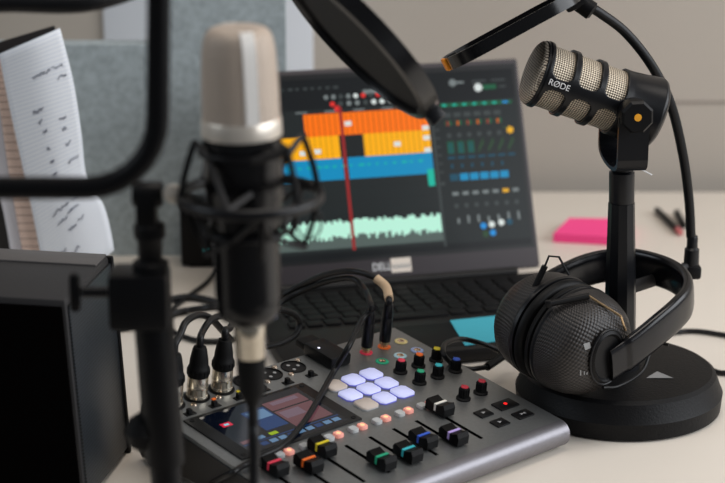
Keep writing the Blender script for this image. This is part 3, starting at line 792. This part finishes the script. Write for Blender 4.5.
for s_, f_ in ((1, f1), (-1, f2)):
    # sprung wire fork with its black sleeve, on top of the cup and (near side) below
    for up in ((1, -1) if s_ == 1 else (1,)):
        q0 = f_ @ V((-.035, 0, .006)); 
        w0 = iv @ (cc + a_ * (0 if s_ == 1 else -.030)) 
        base = w0 + kk * (up * (RC + .0035)) - hh * .030 + a_ * (s_ * .002)
        e1 = w0 + kk * (up * (RC + .002)) + hh * .006 + a_ * (s_ * .018)
        e2 = w0 + kk * (up * (RC * .66)) + hh * .022 + a_ * (s_ * .043)
        e3 = w0 + kk * (up * .016) + hh * .026 + a_ * (s_ * .044)
        if up == -1:
            base = w0 + kk * (-.030) + hh * .033 + a_ * (.012); e1 = w0 + kk * (-.026) + hh * .038 + a_ * .030; e2 = w0 + kk * (-.020) + hh * .036 + a_ * .041; e3 = w0 + kk * (-.010) + hh * .032 + a_ * .043
            MB().tube([base, e1, e2, e3], .0011, 8).build('fork_wire', K['gold'], hp)
            continue
        if s_ == -1:
            yf = (hp.matrix_world @ (w0 + kk * RC)).y
            base, e1, g1_, e2, e3 = [iv @ on_y(x, y, yf) for x, y in ((531, 295), (545, 266), (549, 256), (559, 257), (569, 275))]
            MB().tube([e1, g1_, e2, e3], .0011, 8, smooth=0).build('fork_wire', K['satin'], hp)
        MB().tube([base, e1], .0031, 12, smooth=4).build('fork_sleeve', K['black'], hp)
        if s_ == 1: MB().tube([e1, e2, e3], .0012, 8, smooth=0).build('fork_wire', K['gold'] if s_ == 1 else K['satin'], hp)
        MB().box(base, (.006, .006, .007), .0015).build('fork_pivot', K['black'], hp)
# small printed marks on the near dome
m_ = MB()
def dome(x, y): 
    r = math.hypot(x / 1.06, y / 1.0) / RC
    pp = [(0, .0455), (.3, .0448), (.56, .042), (.76, .0365), (.89, .028), (.965, .017), (1.0, .007)]
    z = next(z0 + (z1 - z0) * (r - r0) / (r1 - r0) for (r0, z0), (r1, z1) in zip(pp, pp[1:]) if r0 <= r <= r1) + .0007
    return f1 @ V((x, y, z))
ylow = 1 if (f1.to_3x3() @ V((0, 1, 0))).z > 0 else -1
for (x, y, w, h) in ((-.021, .021 * ylow, .006, .006), (-.031, -.004 * ylow, .0012, .006), (-.0275, -.0055 * ylow, .001, .004), (-.0245, -.007 * ylow, .001, .003)):
    m_.bm.faces.new([m_.bm.verts.new(dome(x + dx * w / 2, y + dy * h / 2)) for dx, dy in ((-1, -1), (1, -1), (1, 1), (-1, 1))])
m_.build('printed_mark', K['greyprint'], hp)
# thin lead between boss and band
MB().tube([f1 @ V((-.008, -.030 * ylow, .0465)), f1 @ V((.012, -.038 * ylow, .047)), f1 @ V((.040, -.034 * ylow, .050)), f1 @ V((.062, -.018 * ylow, .044)), iv @ hb(.071, .070, -.016)], .0015, 8).build('lead', K['cable'], hp)
# plug and cord from the far cup, looping over the mixer corner
pl0, pl1 = on_y(508, 350, 1.838), on_y(486, 366, 1.815)
pl0 = on_z(509, 352, .03); pl1 = on_z(487, 367, .0265)
MB().tube(relative(hp, [pl0, pl1]), .0042, 12, smooth=4).build('cord_plug', K['rubber'], hp)
cp_ = [pl1, on_z(470, 369, .028), on_z(455, 365, .042), onp(444, 355, 16), onp(445, 344, 16), on_z(460, 339, .052), on_z(480, 343, .045), on_z(497, 350, .034), on_z(512, 362, .012)]
MB().tube(relative(hp, cp_), .0026, 12).build('cord', K['cable'], hp)

# loose cord behind the round base
rc = [on_z(668, 333, .0035), on_z(690, 331, .0032), on_z(712, 333, .0032), on_z(745, 340, .0032), on_z(764, 355, .0032), on_z(748, 370, .0032), on_z(724, 373, .0032), on_z(711, 370, .0032), on_z(698, 361, .0032), on_z(684, 350, .0032)]
t = MB().tube([p - rc[0] for p in rc[:8]], .0028, 10).build('loose_cord', K['cable']); t.location = rc[0]
tag(t, 'thin black cord looping on the desk right of the round stand base', 'cable')

# pens
def pen(px0, px1, label, cap_=None):
    A, B = on_z(*px0, .0045), on_z(*px1, .0045); d = (B - A); ln = d.length
    t = thing('pen', label, 'pen', frame(d, (0, 0, 1), A), 'pens on the desk')
    MB().lathe([(.0025, 0), (.0042, .006), (.0044, ln * .5), (.0044, ln * .86)], seg=16).build('barrel', K['black'], t)
    MB().lathe([(.0040, ln * .86), (.0040, ln * .97), (.003, ln)], seg=16).build('end', K['penred'] if cap_ else K['black'], t)
pen((656, 209), (681, 233), 'dark pen with dusty pink end, left of the two lying behind the gooseneck', True)
pen((676, 211), (684, 226), 'short dark pen, right one of the two lying behind the gooseneck')

# ================================================================= CONDENSER MICROPHONE + SHOCK MOUNT + STAND
YM_ = 1.39
def cz(py): return on_y(245, py, YM_).z
mc_top, mc_bot = on_y(237.5, 27, YM_), on_y(249.3, 320, YM_)
axis = (mc_top - mc_bot).normalized()
TL = (mc_top - mc_bot).length
cm = thing('condenser_microphone', 'champagne mesh headed condenser microphone with black body held in the shock mount', 'microphone', frame(axis, (1, 0, 0), mc_bot))
def zl(py): return TL * (327.9 - py) / 297.9
MB().lathe([(.0165, 0), (.0205, .003), (.0238, .009), (.0242, .016), (.0236, .0165), (.0236, .0185), (.0242, .019), (.0242, zl(245)), (.0255, zl(230)), (.0272, zl(205)), (.0284, zl(200)), (.0284, zl(136))], seg=64).build('body', K['gloss'], cm)
MB().lathe([(.0288, zl(136)), (.0290, zl(134)), (.0288, zl(121)), (.0282, zl(119))], seg=64).build('collar_ring', K['champ'], cm)
g0, g1 = zl(119), TL
hgt = g1 - g0
def resample(pr, n):                       # equal steps along the profile, so the wire cells stay even
    d = [0]
    for (r0, z0), (r1, z1) in zip(pr, pr[1:]): d.append(d[-1] + math.hypot(r1 - r0, z1 - z0))
    out = []
    for i in range(n + 1):
        t = d[-1] * i / n; q = max(x for x in range(len(pr) - 1) if d[x] <= t + 1e-12)
        f = (t - d[q]) / (d[q + 1] - d[q]); out.append((pr[q][0] + (pr[q + 1][0] - pr[q][0]) * f, pr[q][1] + (pr[q + 1][1] - pr[q][1]) * f))
    return out
MB().lathe(resample([(.0279, g0), (.0276, g0 + hgt * .3), (.0270, g0 + hgt * .55), (.0262, g0 + hgt * .74), (.0249, g0 + hgt * .86), (.0233, g0 + hgt * .93), (.0203, g0 + hgt * .98), (.0165, g1), (.0004, g1)], 70), seg=96, cap1=False).build('mesh_head', K['grill'], cm, 60)
def bar(ang, nm):
    m_ = MB(); prof_ = [(.0279, g0), (.0276, g0 + hgt * .3), (.0270, g0 + hgt * .55), (.0262, g0 + hgt * .74), (.0249, g0 + hgt * .86), (.0233, g0 + hgt * .93), (.0203, g0 + hgt * .98)]
    ca, sa = math.cos(ang), math.sin(ang); rows = []
    for i, (r, z) in enumerate(prof_):
        row = []
        for dw, dr in ((-.0052, -.002), (-.0048, .0009), (.0048, .0009), (.0052, -.002)):
            rr = r + dr; row.append(V((rr * ca - dw * sa, rr * sa + dw * ca, z + (.0008 if i == 6 else 0))))
        rows.append(row)
    vs = m_.grid(rows); m_.cap([v for v in vs[0]]); m_.cap([v for v in vs[-1]])
    m_.build('side_bar', K['barm'], cm, 40)
ba = -PI / 2 + .36
bar(ba, 'a'); bar(ba + PI, 'b')
# cable hanging from it
mk = thing('microphone_cable', 'black cable with silver connector hanging under the condenser microphone', 'cable', frame(axis, (1, 0, 0), mc_bot))
MB().lathe([(.0110, -.0285), (.0116, -.0275), (.0116, -.012), (.0119, -.0115), (.0119, -.004), (.0112, -.0005)], seg=40).build('connector_shell', K['nickel'], mk)
MB().lathe([(.0112, -.0285), (.0112, -.031), (.0100, -.056), (.0070, -.062), (.0044, -.067)][::-1], seg=40).build('connector_boot', K['rubber'], mk)
b0 = mc_bot - axis * .062
MB().tube(relative(mk, [b0, b0 - axis * .02, on_y(254, 440, 1.385), on_y(254, 483, 1.38), on_y(252, 560, 1.36), V((-.055, 1.34, .03)), V((-.03, 1.29, .006)), V((-.06, 1.2, .0048))]), .0042, 12).build('cord', K['cable'], mk)

ring_c = on_y(250, 196, YM_); RR = .051
sm_ = thing('shock_mount', 'black ring shock mount with elastic cords gripping the condenser microphone', 'shock mount', M.Translation(ring_c))
zc = ring_c.z
def rp(ang, r, dz): return V((r * math.cos(ang), r * math.sin(ang), dz))
MB().tube([rp(2 * PI * i / 48, RR, 0) for i in range(48)], lambda t: (.0042, .0032), 12, closed=True, smooth=0).build('outer_ring', K['satin'], sm_)
axo = (mc_bot + axis * ((zc - mc_bot.z) / axis.z)) - ring_c
def ax_at(dz): return V((axo.x + axis.x / axis.z * dz, axo.y + axis.y / axis.z * dz, dz))
for dz, r in ((.034, .0306), (-.026, .0282)):
    MB().tube([ax_at(dz) + V((r * math.cos(q), r * math.sin(q), 0)) for q in [2 * PI * i / 40 for i in range(40)]], .0024, 10, closed=True, smooth=0).build('cradle_ring', K['black'], sm_)
NA = 6
for i in range(NA):
    q = 2 * PI * (i + .25) / NA
    pr = [rp(q, RR, 0), rp(q, RR - .004, .020), rp(q, .0405, .040), rp(q, .0385, .043)]
    if i in (2, 3, 5, 0): MB().tube(pr, .0024, 8).build('prong', K['black'], sm_)
    pr = [rp(q + .5, RR, 0), rp(q + .5, RR - .005, -.020), rp(q + .5, .040, -.036)]
    MB().tube(pr, .0021, 8).build('prong', K['black'], sm_)
    for s_ in (-1, 1):
        q2 = q + s_ * PI / NA * .95
        MB().tube([rp(q, *((RR - .001, .003) if i not in (2, 3, 5, 0) else (.0385, .042))), ax_at(.034 if i % 2 else .030) * 1 + V((.031 * math.cos(q2), .031 * math.sin(q2), -.05 * (s_ > 0 and i % 2 == 0) * .4))], .0023, 8, smooth=3).build('elastic_cord', K['cord'], sm_)
        q3 = q + .5
        MB().tube([rp(q3, RR - .009, -.036) if i % 2 else rp(q3, RR - .002, -.002), ax_at(-.026) + V((.0285 * math.cos(q3 + s_ * .5), .0285 * math.sin(q3 + s_ * .5), 0))], .0020, 8, smooth=3).build('elastic_cord', K['cord'], sm_)
# a loose loop of elastic on the right
lc = V(relative(sm_, [on_y(309, 222, YM_)])[0])
MB().tube([lc + V((.009 * math.cos(q), -.004 * math.sin(q), .014 * math.sin(q))) for q in [2 * PI * i / 16 for i in range(16)]], .0009, 6, closed=True, smooth=2).build('elastic_loop', K['cord'], sm_)
knp = on_y(168, 193, YM_)
MB().tube(relative(sm_, [on_y(186, 196, YM_), on_y(170, 193, YM_)]), .0068, 14, smooth=2).build('swivel_arm', K['black'], sm_)
MB().lathe([(.0068, 0), (.0068, .004), (.004, .005)], M.Translation(relative(sm_, [on_y(173, 193, YM_ - .006)])[0]) @ M.Rotation(PI / 2, 4, 'X'), 16).build('swivel_bolt', K['champ'], sm_)

sx = on_y(160, 300, 1.395)
ms = thing('microphone_stand', 'black tubular microphone stand with clamp block holding the shock mount', 'microphone stand', M.Translation((sx.x, 1.395, 0)))
def mz_(py): return on_y(160, py, 1.395).z
def mp(px, py, y=1.395): return V(relative(ms, [on_y(px, py, y)])[0])
ZB = mz_(460)
def tilt(mb):
    for v in mb.bm.verts: v.co.x -= (v.co.z - ZB) * .045
    return mb
tilt(MB().lathe([(.0148, mz_(462)), (.0152, mz_(458)), (.0146, mz_(275)), (.0142, mz_(272))], seg=40)).build('upper_tube', K['tube'], ms)
tilt(MB().lathe([(.0118, .012), (.0118, mz_(460))], seg=40)).build('lower_tube', K['tube'], ms)
MB().lathe([(.09, 0), (.092, .004), (.088, .010), (.03, .014), (.016, .018), (.012, .03)], seg=64).build('base', K['cast'], ms)
MB().lathe([(.0015, -.016), (.010, -.010), (.0135, 0), (.010, .010), (.0015, .016)], M.Translation(mp(142, 432)), 24).build('clutch_knob', K['rubber'], ms)
bl = mp(140, 297)
MB().box((bl.x, 0, bl.z), (.0435, .036, .043), .004).build('clamp_block', K['black'], ms)
MB().tube([mp(120, 292), mp(82, 292)], .0045, 14, smooth=2).build('clamp_screw', K['satin'], ms)
MB().box(mp(75, 292), (.008, .010, .030), .003).build('wing_handle', K['black'], ms)
MB().lathe([(.0135, mz_(270)), (.0135, mz_(262)), (.0090, mz_(258)), (.0095, mz_(240)), (.0118, mz_(236)), (.0118, mz_(225)), (.009, mz_(221))], M.Translation((mp(150, 240).x, 0, 0)), 32).build('thread_adapter', K['black'], ms)
MB().box(mp(147, 207), (.016, .020, .030), .004).build('swivel_head', K['black'], ms)
MB().lathe([(.0085, -.011), (.0095, -.009), (.0095, .009), (.0085, .011)], M.Translation(mp(148, 194)) @ M.Rotation(PI / 2, 4, 'Y'), 24).build('swivel_joint', K['black'], ms)

# ================================================================= FOREGROUND POP FILTERS
YF = 1.30
fx = thing('pop_filter', 'large black rounded square pop filter frame in the left foreground', 'pop filter', M.Translation((-.40, YF, 0)), 'pop filters')
iv = fx.matrix_world.inverted()
A = on_y(160, 188, YF); Wd = .24; Hd = .20; r = .050
pts = []
x1, z0 = A.x, A.z
for cx_, cz_, a0 in ((x1 - r, z0 + r, -PI / 2), (x1 - r + .004, z0 + Hd - r, 0), (x1 - Wd + r, z0 + Hd - r, PI / 2), (x1 - Wd + r, z0 + r, PI)):
    for i in range(8): q = a0 + PI / 2 * i / 7; pts.append(V((cx_ + r * math.cos(q), YF, cz_ + r * math.sin(q))))
MB().tube([iv @ p for p in pts], lambda t: (.0062, .0080), 14, closed=True, smooth=0, flat=(0, 1, 0)).build('frame', K['black'], fx)
MB().tube([iv @ p for p in (V((x1 - Wd, YF, z0 + .08)), V((x1 - Wd - .05, YF, z0 + .04)), V((-.46, YF, .22)), V((-.42, YF, .10)), V((-.40, YF, .02)))], .005, 12).build('gooseneck', K['cable'], fx)
MB().lathe([(.05, 0), (.05, .012), (.02, .018), (.008, .03)], seg=40).build('base', K['cast'], fx)

# dark round filter hanging into the top, seen almost edge on
YD = 1.62
tipd = on_y(431, 112, YD - .02); mid = on_y(340, 20, YD)
axd = (tipd - mid).normalized(); RD = .085
cd_ = tipd - axd * RD
viewd = (cd_ - EYE).normalized()
side = axd.cross(viewd).normalized()
nd = (side * .97 + viewd * .19).normalized(); nd = (nd - axd * nd.dot(axd)).normalized()
bs_ = V((-.62, 1.46, 0))
pd = thing('pop_filter', 'black round pop filter dipping into the top of the view in front of the laptop', 'pop filter', M.Translation(bs_), 'pop filters')
iv = pd.matrix_world.inverted(); f_ = iv @ frame(nd, axd, cd_)
MB().lathe([(RD - .007, -.0085), (RD, -.007), (RD, .007), (RD - .007, .0085), (RD - .009, 0), (RD - .007, -.0085)], f_, 72, False, False).build('rim', K['gloss'], pd)
MB().lathe([(RD - .005, -.0025), (RD - .005, .0025)], f_, 72).build('mesh_disc', K['rubber'], pd)
MB().box((0, 0, 0), (.02, .012, .014), .002).build('rim_clip', K['satin'], pd).matrix_local = f_ @ M.Translation((RD, 0, 0))
gp = [cd_ - axd * RD, cd_ - axd * (RD + .03), on_y(190, -34, 1.56), on_y(95, 1, 1.50), on_y(0, 3, 1.50), on_y(-80, 12, 1.50), V((-.56, 1.48, .35)), V((-.62, 1.46, .18)), V((-.62, 1.46, .02))]
MB().tube([iv @ p for p in gp], lambda t: .0075, 14).build('gooseneck', K['cable'], pd)
MB().lathe([(.06, 0), (.06, .012), (.02, .018), (.010, .03)], seg=40).build('base', K['cast'], pd)

# ================================================================= SPEAKER
sf = on_y(65, 300, 1.60); HS = sf.z
spk = thing('speaker', 'black box speaker with perforated side, grey top, at the left edge', 'speaker', M.Translation((sf.x, sf.y, 0)) @ M.Rotation(-math.radians(10), 4, 'Z'))
SWX, SDY = .24, .128
def flare(mb):
    for v in mb.bm.verts: v.co.x += (HS - v.co.z) * .055 * (1 if v.co.x > -SWX / 2 else -1)
    return mb
flare(MB().box((-SWX / 2, SDY / 2, HS / 2 + .002), (SWX, SDY, HS - .004), .003)).build('cabinet', K['speaker'], spk)
MB().box((-SWX / 2, SDY - .018, HS + .0006), (SWX - .004, .032, .0024), .001).build('rear_lip', K['speakerlip'], spk)
flare(MB().box((-SWX / 2, -.0012, HS / 2), (SWX - .006, .003, HS - .012), .001)).build('front_grille', K['frontcloth'], spk)
flare(MB().box((.0008, SDY / 2, HS / 2), (.0022, SDY - .008, HS - .012), .0006)).build('side_grille', K['perf'], spk)
flare(MB().box((0, SDY - .002, HS / 2), (.008, .006, HS), .002)).build('corner_post', K['black'], spk)
for x in (-.02, -SWX + .02):
    for y in (.02, SDY - .02): MB().lathe([(.008, 0), (.008, .004)], M.Translation((x, y, 0)), 16).build('rubber_foot', K['rubber'], spk)

# ================================================================= NOTEBOOK PAPERS
def sheet(name, left, right, Y0, mats, label, cat, bulge=.0, n=12, ink=None):
    ls = spline([V((x, y, 0)) for x, y in left], 6); rs = spline([V((x, y, 0)) for x, y in right], 6)
    m_ = MB(); rows = []
    for a_, b_ in zip(ls, rs):
        rows.append([on_y(a_.x + (b_.x - a_.x) * j / n, a_.y + (b_.y - a_.y) * j / n, Y0 - bulge * math.sin(PI * j / n)) for j in range(n + 1)])
    o0 = rows[-1][0].copy(); o0.z = 0
    rows = [[p - o0 for p in r] for r in rows]
    m_.grid(rows)
    if ink: ink(m_, rows)
    o = m_.build(name, mats, None, 60); o.location = o0
    sd = o.modifiers.new('thick', 'SOLIDIFY'); sd.thickness = .0004; sd.offset = 0
    tag(o, label, cat, 'papers standing behind the speaker'); return o, rows
YN = 2.12
def fl(px, Y): return (px, 241.5 + FPX * math.tan(math.atan((CAMH - .001) / Y) - PITCH))
# handwriting: pen strokes on the page
def write(m_, rows):
    random.seed(11)
    def onpage(u, v):
        n = len(rows[0]) - 1; k = len(rows) - 1
        i = min(k - 1, int(v * k)); j = min(n - 1, int(u * n)); fu, fv = u * n - j, v * k - i
        p = (rows[i][j] * (1 - fu) + rows[i][j + 1] * fu) * (1 - fv) + (rows[i + 1][j] * (1 - fu) + rows[i + 1][j + 1] * fu) * fv
        return p + V((0, -.0007, 0))
    def scribble(u0, v0, w, k, amp=.007):
        k = int(k * 1.7)
        q = [onpage(min(.99, u0 + w * i / k), v0 - .0 + amp * random.uniform(-1, 1) - .03 * w * i / k) for i in range(k + 1)]
        m_.tube(q, .00023, 5, smooth=3, mi=1)
    for (u, v, w, k) in ((.42, .145, .2, 9), (.63, .14, .08, 5), (.74, .135, .16, 7), (.78, .175, .14, 7), (.33, .275, .16, 7), (.38, .315, .06, 4), (.42, .355, .06, 4), (.43, .42, .05, 4), (.45, .47, .06, 4), (.46, .52, .07, 4), (.70, .33, .10, 6), (.72, .37, .07, 4), (.74, .43, .08, 4), (.46, .56, .05, 4), (.48, .6, .06, 4), (.74, .50, .18, 7), (.30, .665, .3, 11), (.66, .65, .2, 7), (.34, .715, .16, 7), (.52, .70, .2, 8), (.46, .775, .12, 6), (.62, .765, .10, 5), (.3, .83, .06, 4), (.3, .875, .25, 8)):
        scribble(u, v, w, k)
sheet('lined_page', [(-1, 54), (8, 100), (20, 155), (32, 210), (42, 262), fl(50, YN)], [(60, 28), (73, 80), (81, 130), (87, 178), (104, 206), (114, 250), fl(121, YN)], YN, [K['paper'], K['ink']], 'white ruled page covered in handwriting standing behind the speaker', 'paper', .012, ink=write)
sheet('squared_page', [(-14, 60), (-2, 100), (6, 155), (15, 210), (24, 262), fl(30, YN + .012)], [(14, 56), (24, 100), (36, 155), (46, 210), (56, 262), fl(60, YN + .012)], YN + .012, K['gridp'], 'pinkish squared page peeking out left of the ruled page', 'paper')
sheet('plain_page', [(-30, 60), (-18, 110), (-8, 165), (4, 215), (12, 262), fl(18, YN + .02)], [(5, 56), (14, 105), (24, 160), (34, 212), (42, 262), fl(46, YN + .02)], YN + .02, K['plainp'], 'pale plain page between the squared page and the dark notebook cover', 'paper')
nb = thing('notebook', 'thick notebook with black cover and cream page block standing at the left edge', 'notebook', M.Translation(on_y(-30, 300, YN + .045)))
nb.location.z = 0
def nq(pts, y0, y1, m, nm):
    A = [on_y(x, y, y0) for x, y in pts]
    for p in A: p.z = max(p.z, .0015)
    lo = relative(nb, A); t_ = MB(); hi = [p + V((0, y1 - y0, 0)) for p in lo]
    va = [t_.bm.verts.new(p) for p in lo]; vb = [t_.bm.verts.new(p) for p in hi]; n = len(va)
    t_.bm.faces.new(va); t_.bm.faces.new(list(reversed(vb)))
    for i in range(n): t_.bm.faces.new([va[i], vb[i], vb[(i + 1) % n], va[(i + 1) % n]])
    t_.build(nm, m, nb)
nb.location = (on_y(-30, 300, YN).x, YN + .04, 0)
bpy.context.view_layer.update()
nq([(-60, 60), (54, 26), (70, 90), (60, 200), (50, 330), (-60, 330)], YN + .030, YN + .034, K['cover'], 'cover')
nq([(-80, 130), (-4, 150), (6, 210), (16, 262), (22, 330), (-80, 330)], YN + .034 + .001, YN + .062, K['block'], 'page_block')

# ================================================================= BLACK BOX + DESK CABLES
bx0, bx1 = on_z(181, 268, 0), on_z(247, 268, 0)
zb = on_y(200, 203, bx0.y).z
bx = thing('docking_box', 'small black electronics box with teal light behind the condenser microphone', 'electronics', M.Translation(((bx0.x + bx1.x) / 2, bx0.y + .02, 0)))
MB().box((0, 0, zb / 2 + .001), (bx1.x - bx0.x, .04, zb - .002), .004).build('housing', K['black'], bx)
q = V(relative(bx, [on_y(206, 250, bx0.y)])[0])
MB().box((q.x, -.0202, q.z), (.006, .0012, .002), .0004).build('status_light', K['teal_led'], bx)
MB().box((0, 0, .001), (bx1.x - bx0.x - .02, .03, .002)).build('foot_pad', K['rubber'], bx)
def floorcable(label, pts, r=.0034):
    w = [on_z(p[0], p[1], (r + .0006) + (p[2] if len(p) > 2 else 0)) for p in pts]; o0 = w[0].copy(); o0.z = 0
    o = MB().tube([p - o0 for p in w], r, 10).build('desk_cable', K['cable']); o.location = o0
    tag(o, label, 'cable', 'black cables lying on the desk behind the mixer')
floorcable('thin grey black cable slanting from the electronics box towards the stand tube', [(217, 270), (206, 283), (190, 295), (176, 306), (160, 322), (150, 338)], .0026)
floorcable('upper thick black cable on the desk curving left behind the mixer plugs', [(110, 296), (135, 301), (165, 300), (190, 297), (212, 301), (238, 308), (262, 318), (275, 322)], .0042)
floorcable('lower thick black cable on the desk passing behind the mixer plugs', [(110, 330), (140, 322), (160, 317, .0), (185, 311, .0), (208, 308, .009), (232, 306, .010), (255, 309, .01), (268, 313, .009)], .004)
floorcable('thin black cable winding lowest on the desk between stand and mixer', [(120, 312), (150, 322, .009), (168, 330), (195, 340), (222, 341), (243, 337)], .003)
# ================================================================= LIGHT
def area(name, loc, tgt, sx_, sy_, power, col):
    l = bpy.data.lights.new(name, 'AREA'); l.shape = 'RECTANGLE'; l.size = sx_; l.size_y = sy_; l.energy = power; l.color = col
    o = bpy.data.objects.new(name, l); COL.objects.link(o); o.location = loc
    o.rotation_euler = (V(tgt) - V(loc)).to_track_quat('-Z', 'Y').to_euler(); return o
area('window_light', (2.3, 1.1, 1.15), (0, 1.6, .1), 3.0, 1.5, 70, (.93, .96, 1.0))
area('window_light_left', (-2.2, 1.0, 1.5), (0, 2.2, .2), 1.2, 1.4, 16, (.84, .92, 1.0))
area('ceiling_lamp', (.4, 1.7, 2.3), (.3, 2.0, 0), 1.6, .9, 22, (1.0, .92, .84))
w = bpy.data.worlds.new('room'); SC.world = w; w.use_nodes = True
bg = w.node_tree.nodes['Background']; bg.inputs[0].default_value = (.80, .84, .90, 1); bg.inputs[1].default_value = .12
# ================================================================= CAMERA
cam = bpy.data.cameras.new('camera'); co = bpy.data.objects.new('camera', cam); COL.objects.link(co)
co.location = EYE; co.rotation_euler = (PI / 2 - PITCH, 0, 0)
cam.sensor_width = 36; cam.lens = FPX / 725 * 36; cam.clip_start = .05
cam.dof.use_dof = True; cam.dof.focus_distance = 1.88; cam.dof.aperture_fstop = 4.8
SC.camera = co
vs_ = SC.view_settings
vs_.view_transform = 'Standard'; vs_.look = 'None'; vs_.gamma = 1; vs_.exposure = -.07
try: vs_.use_curve_mapping = False
except Exception: pass
